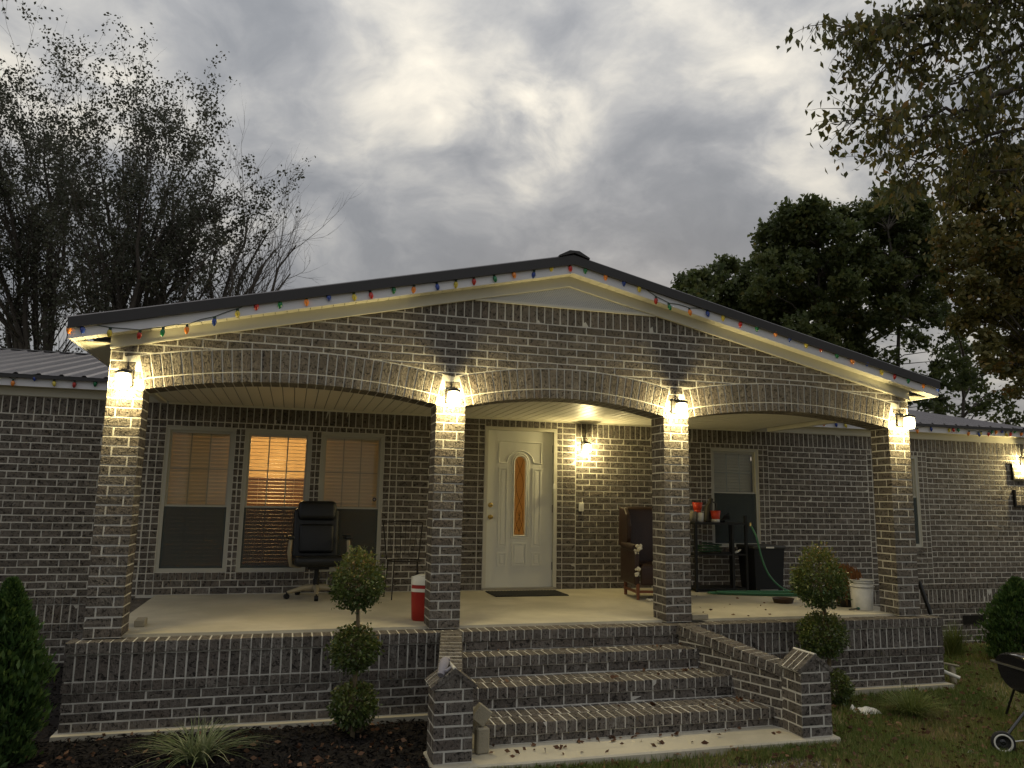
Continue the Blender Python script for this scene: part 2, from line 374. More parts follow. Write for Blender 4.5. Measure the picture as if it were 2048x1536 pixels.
# ================================================================== GROUND
def gh(x, y):
    z = -.765
    z += -.12*max(0, min(1, (x-5.5)/5)) * max(0, min(1, (y+.4)/3))
    z += .012*math.sin(x*1.7+y*.9)+.010*math.sin(y*2.3-x*.7)
    return z
xs = [-300, -120, -60, -30, -18, -12]+[round(-8+.4*i, 2) for i in range(66)]+[20, 26, 34, 60, 120, 300]
ys = [-200, -60, -25, -14, -10]+[round(-8+.4*i, 2) for i in range(42)]+[10, 14, 20, 30, 50, 100, 200, 400]
b = B(); b.v = [(x, y, gh(x, y) if abs(x) < 60 and abs(y) < 60 else -.8) for y in ys for x in xs]; nx = len(xs)
b.f = [(j*nx+i, j*nx+i+1, (j+1)*nx+i+1, (j+1)*nx+i) for j in range(len(ys)-1) for i in range(nx-1)]; b.sm = [True]*len(b.f)
tag(b.build('ground', GROUNDM), kind='structure')

# ================================================================== HOUSE
house = thing('brick_house', (4.1, DW, -.85), 'long single-storey grey brick house with ribbed metal roof, behind the porch', 'house')
GW = [(.0686, .8432), (.9572, 1.7417), (1.8585, 2.6376)]; ZT, ZB = 1.9532, .2526
DX0, DX1 = 3.958, 4.965; DZ1 = 2.118
RWX = (7.313, 8.085); FWX = (10.17, 10.95); RZB = .556
HX0, HX1 = -4.2, 13.2; HZ0, HZ1 = -1.0, 2.30
opens = [(a, c, ZB, ZT) for a, c in GW]+[(DX0, DX1, 0.0, DZ1), (RWX[0], RWX[1], RZB, ZT), (FWX[0], FWX[1], RZB, ZT)]
def wall_cells(bb, x0, x1, z0, z1, ops, y0, y1):
    X = sorted({x0, x1}|{o for q in ops for o in q[:2] if x0 < o < x1})
    for a, c in zip(X, X[1:]):
        m = (a+c)/2; cut = sorted((q[2], q[3]) for q in ops if q[0] < m < q[1]); z = z0
        for lo, hi in cut:
            if lo > z: bb.box(a, c, y0, y1, z, lo)
            z = max(z, hi)
        if z < z1: bb.box(a, c, y0, y1, z, z1)
walls = []
for (xa, xb) in ((HX0, -.105), (-.105, 8.39), (8.39, HX1)):
    bb = B(); wall_cells(bb, xa, xb, HZ0 if xa != -.105 else -.05, HZ1, opens, DW+REC, DW+.16)
    walls.append(bb.build('wall', MORTAR, house))
BK = [Bricks(wl, limit=l) for wl, l in zip(walls, (230, 300, 300))]
def wb(x): return BK[0] if x < -.105 else BK[1] if x < 8.39 else BK[2]
DEP = .05
def cell(x0, x1, z0, z1, prot=0):
    wb((x0+x1)/2).face(x0, x1, z0, z1, DW, DEP, prot=prot)
def cols(x0, x1, n, z0, z1, pitch):
    """n columns of header bricks filling x0..x1"""
    k = max(1, round((z1-z0)/pitch)); p = (z1-z0)/k
    for i in range(n):
        for j in range(k): cell(x0+(x1-x0)*i/n, x0+(x1-x0)*(i+1)/n, z0+p*j, z0+p*(j+1))
def soldiers(x0, x1, z0, z1, prot=0):
    k = max(1, round((x1-x0)/HP)); p = (x1-x0)/k
    for i in range(k): cell(x0+p*i, x0+p*(i+1), z0, z1, prot)
def running(x0, x1, z0, z1, k0=0):
    r = int(round((z1-z0)/C)); p = (z1-z0)/r
    for j in range(r):
        x = x0-((j+k0) % 2)*BLEN/2-random.uniform(0, .004)
        while x < x1-.02:
            a, c = max(x, x0), min(x+BLEN, x1)
            if c-a > .03: cell(a, c, z0+p*j, z0+p*(j+1))
            x += BLEN
ZSOL = 2.02
HC = .085
# left of the porch
running(HX0, -.105, 0, ZSOL)
running(-.105, GW[0][0]-2*HC, 0, ZSOL)
# window group surround
cols(GW[0][0]-2*HC, GW[0][0], 2, 0.0, ZSOL-.0, C)
cols(GW[0][1], GW[1][0], 2, ZB-.09, ZT, C); cols(GW[1][1], GW[2][0], 2, ZB-.09, ZT, C)
cols(GW[2][1], GW[2][1]+2*HC, 2, 0.0, ZSOL, C)
soldiers(GW[0][0], GW[2][1], ZT, ZSOL)
for i, (a, c) in enumerate(GW): soldiers(a, c, ZB-.09, ZB, .012)
running(GW[0][0], GW[2][1], 0, ZB-.09)
running(GW[2][1]+2*HC, 3.655, 0, ZSOL)
soldiers(HX0, -.105, ZSOL, 2.225); soldiers(-.105, 3.655, ZSOL, 2.225)
# door surround
for j in range(27):
    z0 = j*2.225/27; z1 = z0+2.225/27
    cell(3.655, 3.872, z0, z1); cell(3.872, DX0, z0, z1); cell(DX1, 5.045, z0, z1); cell(5.045, 5.235, z0, z1)
soldiers(DX0, DX1, DZ1, 2.225)
# right of the door
running(5.235, RWX[0]-2*HC, 0, ZSOL, 1); soldiers(5.235, 8.39, ZSOL, 2.225)
for (wx, nxt) in ((RWX, FWX[0]-2*HC), (FWX, HX1)):
    soldiers(wx[0]-2*HC, wx[1]+2*HC, ZT, ZSOL); cols(wx[0]-2*HC, wx[0], 2, RZB-.09, ZT, C); cols(wx[1], wx[1]+2*HC, 2, RZB-.09, ZT, C)
    soldiers(wx[0], wx[1], RZB-.09, RZB, .018); running(wx[0]-2*HC, wx[1]+2*HC, 0, RZB-.09, 1)
    if nxt < 9: pass
running(RWX[1]+2*HC, FWX[0]-2*HC, 0, ZSOL); running(FWX[1]+2*HC, HX1, 0, ZSOL)
soldiers(8.39, HX1, ZSOL, 2.225)
# base band below floor level, either side of the porch
for xa, xb in ((HX0, -.105), (8.39, HX1)):
    soldiers(xa, xb, -.085, 0, .012); soldiers(xa, xb, -.29, -.085); soldiers(xa, xb, -.375, -.29, .012); running(xa, xb, -.375-7*C, -.375)
for k in BK: k.flush()
b = B().box(HX0, -.12, DW-.03, DW+.1, -1.0, -.905); b.box(8.41, HX1, DW-.05, DW+.1, -1.05, -.925); b.build('footing', CONC, house)
# other house walls (plain return sides and back) and frieze, soffit, fascia
b = B().box(HX0+.001, HX0+.15, DW+.17, 10.4, -1, 2.3); b.box(HX1-.15, HX1-.001, DW+.17, 10.4, -1, 2.3); b.box(HX0, HX1, 10.41, 10.55, -1, 2.3); b.build('wall_shell', MORTAR, house)
OV = DW-.16
for xa, xb in ((HX0-.25, 8.0), (8.003, HX1+.1)):
    pass
for (xa, xb) in ((HX0-.2, .068), (.074, 7.94), (7.945, HX1+.05)):
    B().box(xa, xb, DW-.022, DW+.02, 2.226, 2.32).build('frieze_board', TRIMW, house)
for (xa, xb) in ((HX0-.2, -.02), (8.23, HX1+.05)):
    B().box(xa, xb, OV, OV+.02, 2.318, 2.425).build('fascia_board', WHITE, house)
    B().box(xa, xb, OV+.021, DW+.03, 2.322, 2.334).build('soffit', CREAM, house)
# ribbed roof panels
SL = .23; RY = 6.6
def roof_panel(x0, x1, ya, yb, za, s, name='roof_panel', parent=house, rib=.2286):
    prof = []; x = x0
    while x < x1-.01:
        e = min(x+rib, x1); prof += [(x, 0), (x+.018, .019), (x+.045, .019), (x+.063, 0)]
        prof += [(x+.125, .003), (x+.16, 0)] if e-x > .17 else []; x = e
    prof.append((x1, 0)); bb = B()
    for y in (ya, yb): bb.v += [(px, y, za+s*(y-ya)+pz) for px, pz in prof]
    n = len(prof); bb.f = [(i, i+1, n+i+1, n+i) for i in range(n-1)]; bb.sm = [False]*(n-1)
    return bb.build(name, ROOF, parent)
for i in range(20):
    x0 = HX0-.3+.9144*i; x1 = min(x0+.9144, HX1+.06)
    if x1-x0 < .1: break
    roof_panel(x0, x1, OV-.05, RY, 2.445, SL); roof_panel(x0, x1, 10.75, RY, 2.445+SL*(RY-OV+.05)-SL*4.15, -SL)
b = B().box(HX0-.3, -.3, OV-.045, OV-.018, 2.405, 2.447); b.box(8.53, HX1+.06, OV-.045, OV-.018, 2.405, 2.447); b.build('drip_edge', DARKROOF, house)
b = B().prism([(-.14, 0), (0, .035), (.14, 0), (0, .012)], 0, 17.7, Matrix.Translation((HX1+.08, RY, 2.445+SL*(RY-OV+.05)-.012)) @ Matrix.Rotation(R_(90), 4, 'Z')); b.build('ridge_cap', DARKROOF, house)
B().prism([(OV-.05, 2.405), (RY, 2.405+SL*(RY-OV)), (RY, 2.45+SL*(RY-OV)), (OV-.05, 2.45)], 0, .03, Matrix.Translation((HX1+.09, 0, 0)) @ Matrix.Rotation(R_(90), 4, 'Z')).build('rake_trim', WHITE, house)
# interior shell
INT = mat('interior_wall', (.62, .50, .34), .9, var=.05)
b = B().box(-.6, 5.6, 6.2, 6.25, -.02, 2.25); b.box(-.65, -.6, DW+.17, 6.2, -.02, 2.25); b.box(5.6, 5.65, DW+.17, 6.2, -.02, 2.25); b.box(-.6, 5.6, DW+.17, 6.2, -.07, -.02); b.box(-.6, 5.6, DW+.17, 6.2, 2.25, 2.28)
b.build('room_shell', INT, house)

# ---------------------------------------------------------------- windows
def m_slat():
    m = bpy.data.materials.new('blind_slat'); m.use_nodes = True; t = NT(m.node_tree)
    p = t.n('ShaderNodeBsdfPrincipled', {'Base Color': (.66, .58, .45, 1), 'Roughness': .5}); tr = t.n('ShaderNodeBsdfTranslucent', {0: (.7, .62, .5, 1)})
    mx = t.n('ShaderNodeMixShader', {0: .012, 1: p.outputs[0], 2: tr.outputs[0]}); t.n('ShaderNodeOutputMaterial', {0: mx.outputs[0]}); return m
BLINDM = m_slat()
FRAMEM = mat('window_frame', (.44, .43, .37), .5, var=.05)
def window(x0, x1, z0, z1, rail, tilt, label=None, lower_clear=False):
    cx = (x0+x1)/2
    wd = bpy.data.objects.new('window', None); wd.location = (cx, DW, z0); wd.empty_display_size = .1; link(wd, house)
    if label: wd['label'] = label
    y = DW+.012; f = .042
    b = B(); b.box(x0, x0+f, y, y+.09, z0, z1); b.box(x1-f, x1, y, y+.09, z0, z1); b.box(x0+f, x1-f, y, y+.09, z1-f, z1); b.box(x0+f, x1-f, y, y+.09, z0, z0+f); b.build('frame', FRAMEM, wd)
    xi0, xi1 = x0+f, x1-f
    for (za, zb2, yy, nm) in ((rail-.012, z1-f, y+.035, 'u'), (z0+f, rail+.018, y+.012, 'l')):
        s_ = .024; b = B(); b.box(xi0, xi0+s_, yy, yy+.022, za, zb2); b.box(xi1-s_, xi1, yy, yy+.022, za, zb2); b.box(xi0+s_, xi1-s_, yy, yy+.022, za, za+.03); b.box(xi0+s_, xi1-s_, yy, yy+.022, zb2-.03, zb2); b.build('sash', FRAMEM, wd)
        B().box(xi0+s_, xi1-s_, yy+.009, yy+.013, za+.03, zb2-.03).build('pane', GLASS, wd)
        for k in (1, 2):
            xm = xi0+s_+(xi1-xi0-2*s_)*k/3; B().box(xm-.007, xm+.007, yy+.014, yy+.021, za+.03, zb2-.03).build('muntin', FRAMEM, wd)
        zm = (za+zb2)/2; B().box(xi0+s_, xi1-s_, yy+.0145, yy+.0205, zm-.007, zm+.007).build('muntin', FRAMEM, wd)
        if nm == 'l': B().box(xi0+.002, xi1-.002, yy-.0035, yy-.002, za+.004, zb2-.02).build('insect_screen', SCREEN, wd)
    hw_ = .0285 if abs(tilt) > 20 else .025; sec = [(-hw_, 0), (-hw_*.5, .0038), (0, .005), (hw_*.5, .0038), (hw_, 0)]
    sec = sec+[(a, c-.0018) for a, c in sec[::-1]]
    me = B().prism(sec, -(xi1-xi0)/2+.006, (xi1-xi0)/2-.006, Matrix.Rotation(R_(90), 4, 'Z')).mesh('slat', BLINDM)
    n = int((z1-z0-.14)/.044)
    for k in range(n):
        o = bpy.data.objects.new('slat', me); o.location = (cx, y+.115, z1-.10-k*.044); o.rotation_euler = (R_(tilt+random.uniform(-1.5, 1.5)), 0, 0); link(o, wd)
    B().box(xi0+.004, xi1-.004, y+.09, y+.135, z1-.085, z1-.043).build('head_rail', BLINDM, wd)
    b = B()
    for k in (.2, .8): xm = xi0+(xi1-xi0)*k; b.tube([(xm, y+.088, z1-.09), (xm, y+.088, z0+.1)], .0015, 4)
    b.build('blind_cord', BLINDM, wd)
    return wd
window(*GW[0], ZB, ZT, 1.01, 112, 'window with closed tan blinds'); window(*GW[1], ZB, ZT, 1.01, 2.5, 'window with open blinds and amber room light')
w3 = window(*GW[2], ZB, ZT, 1.01, 112, 'window with closed blinds and a round sticker')
window(*RWX, RZB, ZT, 1.31, 68, 'narrow dark window with closed blinds'); window(*FWX, RZB, ZT, 1.31, 68)
p = atY(749, 999, DW+.03)
B().lathe([(0, 0), (.024, 0), (.024, .002), (0, .002)], n=20, M=Matrix.Translation((p.x, DW+.044, p.z)) @ Matrix.Rotation(R_(90), 4, 'X')).build('round_sticker', mat('sticker_dark', (.03, .03, .06), .5), w3)
B().lathe([(0, 0), (.013, 0), (.013, .002), (0, .002)], n=16, M=Matrix.Translation((p.x, DW+.0415, p.z)) @ Matrix.Rotation(R_(90), 4, 'X')).build('sticker_ring', mat('sticker_pale', (.35, .33, .38), .5), w3)

# ---------------------------------------------------------------- front door
door = bpy.data.objects.new('front_door', None); door.location = (4.46, DW, 0); door['label'] = 'white panelled door with a tall narrow arched glass'; link(door, house)
b = B(); b.box(DX0, DX0+.044, DW-.004, DW+.12, .03, DZ1); b.box(DX1-.044, DX1, DW-.004, DW+.12, .03, DZ1); b.box(DX0+.044, DX1-.044, DW-.004, DW+.12, DZ1-.042, DZ1); b.build('door_frame', TRIMW, door)
b = B().box(DX0, DX1, DW-.03, DW+.12, -.0, .028); b.build('threshold', mat('threshold_alu', (.35, .33, .28), .4, metal=.6), door)
YD = DW+.045; xl, xr = 4.004, 4.919; zl, zh = .029, 2.074; xc = (xl+xr)/2
gx = .075; gz0, gz1 = .70, 1.735   # glass opening half width, bottom, arch crown
hole = [(xc-gx, gz0), (xc+gx, gz0)]+[(xc+gx*math.cos(a), gz1-gx+gx*math.sin(a)) for a in [math.pi*k/14 for k in range(15)]]
b = B()   # slab built as strips round the opening
b.box(xl, xc-gx, YD, YD+.045, zl, zh); b.box(xc+gx, xr, YD, YD+.045, zl, zh); b.box(xc-gx, xc+gx, YD, YD+.045, zl, gz0)
arc = hole[2:]
for (a0, a1) in zip(arc, arc[1:]):
    b.prism([(a1[0], a1[1]), (a0[0], a0[1]), (a0[0], zh), (a1[0], zh)], YD, YD+.045)
b.build('door_slab', DOORW, door)
def mould(bb, loop, r=.009, closed=True):
    pts = [(x, YD, z) for x, z in loop]
    bb.tube(pts+([pts[0], pts[1]] if closed else []), r, 6, caps=not closed)
def mrect(x0, x1, z0, z1):
    """raised panel: moulding ring + raised field"""
    b = B(); t = .016
    b.box(x0, x0+t, YD-.010, YD+.002, z0, z1); b.box(x1-t, x1, YD-.010, YD+.002, z0, z1); b.box(x0+t, x1-t, YD-.010, YD+.002, z0, z0+t); b.box(x0+t, x1-t, YD-.010, YD+.002, z1-t, z1)
    b.box(x0+t+.018, x1-t-.018, YD-.0075, YD+.002, z0+t+.018, z1-t-.018, bev=.005)
    b.build('door_panel', DOORW, door)
for s in (-1, 1):
    a, c = sorted((xc+s*.17, xc+s*.295))
    mrect(a, c, .54, 1.58); mrect(a, c, .30, .475)
    b = B(); c0 = [(xc+s*.295, 1.645), (xc+s*.295, 1.925), (xc, 1.925)]; mould(b, c0, .008, False)
    mould(b, [(xc+s*.295, 1.645), (xc+s*.185, 1.645)]+[(xc+s*.185*math.cos(t), 1.65+.16*math.sin(t)) for t in [math.pi/2*k/8 for k in range(9)]], .008, False); b.build('door_moulding', DOORW, door)
mrect(xc-.10, xc+.10, .30, .60)
b = B(); ring = lambda e: [(xc-gx-e, gz0-e), (xc+gx+e, gz0-e)]+[(xc+(gx+e)*math.cos(a), gz1-gx+(gx+e)*math.sin(a)) for a in [math.pi*k/14 for k in range(15)]]
mould(b, ring(.012), .012); mould(b, ring(.04), .008); b.build('glass_surround', DOORW, door)
gl = B().prism(hole, YD+.018, YD+.024).build('door_glass', GLASS, door)
b = B()
for ph in (0, math.pi):
    b.tube([(xc+.05*math.sin(ph+k/5*1.2), YD+.014, gz0+.04+k*.031) for k in range(32)], .0028, 5)
b.tube([(xc, YD+.014, gz0), (xc, YD+.014, gz0+.32)], .0025, 5); b.tube([(xc-.07, YD+.014, gz0+.02), (xc+.02, YD+.014, gz0+.3)], .0025, 5); b.tube([(xc+.07, YD+.014, gz0+.02), (xc-.02, YD+.014, gz0+.3)], .0025, 5)
b.build('leaded_came', mat('came_lead', (.05, .045, .04), .4, metal=.6), door)
for z, r in ((1.085, .032), (.93, .030)):
    b = B().lathe([(0, 0), (r, 0), (r, .012), (r*.55, .016), (r*.42, .035), (r*.85, .05), (r*.8, .065), (0, .07)] if z < 1 else [(0, 0), (r, 0), (r*.9, .014), (r*.4, .018), (0, .018)], n=18, M=Matrix.Translation((xl+.055, YD, z)) @ Matrix.Rotation(R_(90), 4, 'X')); b.build('door_knob' if z < 1 else 'deadbolt', BRASS, door)
b = B()
for z in (.3, 1.05, 1.85): b.box(xr-.004, xr+.012, YD-.012, YD+.004, z-.05, z+.05)
b.build('hinge', mat('hinge_bronze', (.06, .05, .04), .4, metal=.7), door)
p = atY(1162, 1014, DW); b = B().box(p.x-.036, p.x+.036, DW-.016, DW-.001, p.z-.058, p.z+.058, bev=.005); b.box(p.x-.007, p.x+.007, DW-.026, DW-.014, p.z-.016, p.z+.012); b.build('light_switch', OFFW, house)
p = atY(1107, 973, DW); B().box(p.x-.016, p.x+.016, DW-.025, DW-.005, p.z-.036, p.z+.036, bev=.004).build('doorbell', OFFW, house)
# crawl-space vent
b = B(); vx0, vx1, vz0, vz1 = 11.62, 12.06, -.62, -.48; b.box(vx0, vx1, DW-.012, DW-.002, vz0, vz0+.012); b.box(vx0, vx1, DW-.012, DW-.002, vz1-.012, vz1)
for k in range(19): x = vx0+(vx1-vx0)*k/18; b.box(x-.005, x+.005, DW-.010, DW-.002, vz0+.012, vz1-.012)
b.build('crawlspace_vent', BRONZE, house)
B().box(vx0, vx1, DW-.0035, DW-.0015, vz0+.002, vz1-.002).build('vent_opening', BLACKM, house)
# ================================================================== PORCH
porch = thing('covered_porch', (4.1, 1.3, -.74), 'brick gable porch with three arches on four piers, a raised concrete floor inside', 'porch')
PXL, PXR = -.095, 8.395; FY = -.12
XM = (PXR+PXL)/2; XM = (PIERX[0]+PIERX[3]+PW)/2
# floor slab (sits 4 mm proud of the brick edging)
B().box(PXL+.20, PXR-.20, .085, DW-.001, -.12, .0).build('floor_slab', CONC, porch)
# base wall
basew = B().box(PXL+.02, PXR-.02, FY+.017+REC, .084, -.70, -.032).build('base_wall', MORTAR, porch)
b = B().box(PXL+.02, PXL+.19, .0845, DW-.06, -.70, -.032); b.box(PXR-.19, PXR-.02, .0845, DW-.06, -.70, -.032); sidew = b.build('side_base_wall', MORTAR, porch)
BB = Bricks(basew, limit=300); BS = Bricks(basew, 'soldier_brick', 120); BC = Bricks(porch, 'edging_brick', 140)
STX = (2.96, 5.235)
nrow = int((PXR-PXL)/HP); pp = (PXR-PXL)/nrow
for i in range(nrow):
    x0, x1 = PXL+pp*i, PXL+pp*(i+1); xm = (x0+x1)/2; insteps = STX[0] < xm < STX[1]
    # edging bricks: long axis front-to-back, top at -.02 (front lip a bit lower)
    M = rotM((xm, FY+.0975, -.022+random.uniform(-.002, .002)), 0, R_(-90))    # mesh front faces up
    BC.add([(-(pp-J)/2, -.0975), ((pp-J)/2, -.0975), ((pp-J)/2, .0975), (-(pp-J)/2, .0975)], .088, M)
    if not insteps:
        BS.face(x0, x1, -.322, -.117, FY+.017, .05)
        BB.face(x0, x1, -.405, -.322, FY+.004, .06)
for j in range(4):
    z1 = -.405-j*.0735; z0 = z1-.0735; x = PXL-(j % 2)*BLEN/2
    while x < PXR-.02:
        a, c = max(x, PXL+.008), min(x+BLEN, PXR-.008)
        if c-a > .03 and not (STX[0] < (a+c)/2 < STX[1]): BB.face(a, c, z0, z1, FY+.017, .05)
        x += BLEN
BSi = Bricks(sidew, limit=0)
for (xs_, rz) in ((PXL+.018, R_(-90)), (PXR-.018, R_(90))):
    n = int((DW-.1)/HP)
    for i in range(n):
        y = FY+.06+HP*(i+.5); yy = y
        BSi.rect(HP-J, .195, .05, rotM((xs_, yy, -.22), rz), 0); BSi.rect(HP-J, .072, .05, rotM((xs_+(-.012 if rz < 0 else .012), yy, -.363), rz), 0)
    for j in range(4):
        for i in range(13): BSi.rect(BLEN-J, .063, .05, rotM((xs_, FY+.1+BLEN*(i+.5+(j % 2)*.5), -.442-j*.0735), rz), 0)
    for i in range(int((DW-.09)/HP)):
        BC.add([(-.0975, -(HP-J)/2), (.0975, -(HP-J)/2), (.0975, (HP-J)/2), (-.0975, (HP-J)/2)], .088, rotM(((PXL+.0975 if rz < 0 else PXR-.0975), .09+HP*(i+.5), -.022), 0, R_(-90)))
BB.flush(); BS.flush(); BC.flush(); BSi.flush()
b = B().box(PXL-.02, PXR+.03, FY-.055, .1, -1.0, -.700); b.box(PXL-.02, PXL+.2, .1, DW, -1.0, -.700); b.box(PXR-.2, PXR+.03, .1, DW, -1.0, -.700); b.build('footing', CONC, porch)
b = B().box(PXL+.003, PXR-.003, FY+.003, .083, -.1085, -.0255); b.box(PXL+.003, PXL+.192, .0835, DW-.06, -.1085, -.0255); b.box(PXR-.192, PXR-.003, .0835, DW-.06, -.1085, -.0255); b.build('edging_mortar', MORTAR, porch)
# piers
def pinwheel(bk, x0, y0, wd, dp, z0, z1, flip):
    """four bricks laid round a square pier course"""
    cx, cy = x0+wd/2, y0+dp/2; h = z1-z0-J; zc = (z0+z1)/2; t = .072
    for k in range(4):
        rz = k*math.pi/2; W_, D_ = (wd, dp) if k % 2 == 0 else (dp, wd)
        L = W_-t-J; off = (-(t+J)/2 if flip else (t+J)/2)
        M = Matrix.Translation((cx, cy, zc)) @ Matrix.Rotation(rz, 4, 'Z') @ Matrix.Translation((off, -D_/2+random.uniform(-.0015, .0015), 0))
        bk.rect(L, h, t, M @ Matrix.Rotation(random.gauss(0, .005), 4, 'Y'), 1 if k != 2 else .5)
        # header end of the neighbour shows on the same face: covered by the neighbour's own end
def pier(x0, y0, wd, dp, z0, z1, n, parent, name='pier', cut=None):
    b = B().box(x0+REC, x0+wd-REC, y0+REC, y0+dp-REC, z0, z1); o = b.build(name, MORTAR, parent); bk = Bricks(o, limit=300)
    for k in range(n): pinwheel(bk, x0, y0, wd, dp, z0+(z1-z0)*k/n, z0+(z1-z0)*(k+1)/n, k % 2)
    bk.flush(); return o
for x in PIERX: pier(x, 0, PW, PW, -.012, ZS, 25, porch)
# gable wall with arches
SLP = .2272
def zfr(x): return 2.352+SLP*(XM-abs(x-XM))        # bottom edge of the frieze
arch = []
for i in range(3):
    xa, xb = PIERX[i]+PW, PIERX[i+1]; hs = (xb-xa)/2; rise = CROWN-ZS; Rr = (hs*hs+rise*rise)/(2*rise); arch.append(((xa+xb)/2, CROWN-Rr, Rr, math.asin(hs/Rr), xa, xb))
H1, H2 = .092, .297
def soff(x):
    for cx, cz, Rr, th, xa, xb in arch:
        if xa < x < xb: return cz+math.sqrt(Rr*Rr-(x-cx)**2)
    return ZS
XE = PIERX[3]+PW
xsn = sorted(set([0, XE, XM]+[a[4] for a in arch]+[a[5] for a in arch]+[round(a[4]+(a[5]-a[4])*k/24, 5) for a in arch for k in range(1, 24)]))
b = B()
for x0, x1 in zip(xsn, xsn[1:]):
    e = 1e-6; za, zb2 = soff(x0+e), soff(x1-e)
    b.prism([(x0, za+.004), (x1, zb2+.004), (x1, zfr(x1)+.08), (x0, zfr(x0)+.08)], REC, PW-REC)
gable = b.build('gable_wall', MORTAR, porch)
G = Bricks(gable, limit=300); GS = Bricks(gable, 'soldier_brick', 60)
for ai, (cx, cz, Rr, th, xa, xb) in enumerate(arch):
    ao = B().tube([(cx+(Rr+H1)*math.sin(t), .01, cz+(Rr+H1)*math.cos(t)) for t in [th*(k/6-1) for k in range(13)]], .004, 6).build('arch', MORTAR, porch)
    AB = Bricks(ao, 'arch_brick', 90); n = int(round(2*th*(Rr+H1*.6)/.0795)); dt = 2*th/n
    for k in range(n):
        t = -th+dt*(k+.5)
        for (r0, r1, dep) in ((Rr+.002, Rr+H1-.005, PW), (Rr+H1+.005, Rr+H2-.006, .055)):
            rm = (r0+r1)/2; g = J/2
            wb_, wt_ = r0*dt/2-g, r1*dt/2-g
            M = Matrix.Translation((cx+rm*math.sin(t), random.uniform(-.004, -.001), cz+rm*math.cos(t))) @ Matrix.Rotation(t, 4, 'Y')
            AB.add([(-wb_, r0-rm), (wb_, r0-rm), (wt_, r1-rm), (-wt_, r1-rm)], dep, M, 1)
    AB.flush()
def gb(x0, x1, z0, z1, bk=G):
    x0, x1, z0, z1 = x0+J/2, x1-J/2, z0+J/2, z1-J/2
    if x1-x0 < .015: return
    poly = [(x0, z0), (x1, z0), (x1, z1), (x0, z1)]; mx, mz = (x0+x1)/2, (z0+z1)/2
    if (z0 if bk is GS else mz) > zfr(mx)+.05: return
    for cx, cz, Rr, th, xa, xb in arch:
        Ro = Rr+H2+.006; a = math.atan2(mx-cx, mz-cz)
        if abs(a) <= th+.004:
            if math.hypot(mx-cx, mz-cz) < Ro-.06: return
            poly = clip(poly, math.sin(a), math.cos(a), math.sin(a)*cx+math.cos(a)*cz+Ro)
        elif abs(mx-cx) < (xb-xa)/2+.35 and mz < cz+Ro*math.cos(th)+.05:
            s = 1 if mx > cx else -1; nxx, nzz = s*math.cos(th), -math.sin(th)
            poly = clip(poly, nxx, nzz, nxx*cx+nzz*cz+.005)
        if len(poly) < 3: return
    px, pz = sum(p[0] for p in poly)/len(poly), sum(p[1] for p in poly)/len(poly)
    bk.add([(a-px, c-pz) for a, c in poly], .05, Matrix.Translation((px, random.uniform(-.0018, .001), pz)) @ Matrix.Rotation(random.gauss(0, .005), 4, 'Y') @ Matrix.Rotation(random.gauss(0, .006), 4, 'X'), 1)
ZSB, ZVT = 2.885, 3.075
nr = 11; ch = (ZSB-ZS)/nr
for j in range(nr):
    z0 = ZS+ch*j; x = -(j % 2)*BLEN/2
    while x < XE-.01:
        gb(max(x, 0), min(x+BLEN, XE), z0, z0+ch); x += BLEN
n = 44
for i in range(n):
    x0 = XM-1.8+3.6/n*i; gb(x0, x0+3.6/n, ZSB, ZVT, GS)
G.flush(); GS.flush()
# gable vent, frieze, soffit, fascia, roof edge
VENT = mat('perforated_vent', (.55, .55, .53), .6)
vz = 3.078
hw = (XM*SLP+2.352+.004-vz)/SLP
B().prism([(XM-hw, vz), (XM+hw, vz), (XM, vz+hw*SLP)], -.012, .0).build('gable_vent', VENT, porch)
b = B()
for r in range(13):
    z = vz+.018+r*.0145; hx = (vz+hw*SLP-z)/SLP-.06; k = int(hx*2/.022)
    for i in range(max(0, k)): x = XM-hx+.022*(i+.5*(r % 2)); b.add([(x-.0045, -.0128, z), (x, -.0128, z-.0045), (x+.0045, -.0128, z), (x, -.0128, z+.0045)], [(0, 1, 2, 3)])
o = b.build('vent_holes', mat('vent_hole', (.20, .20, .195), .8), porch); o['kind'] = 'stuff'
B().box(XM-hw-.03, XM+hw+.03, -.022, -.0, vz-.02, vz).build('vent_sill', TRIMW, porch)
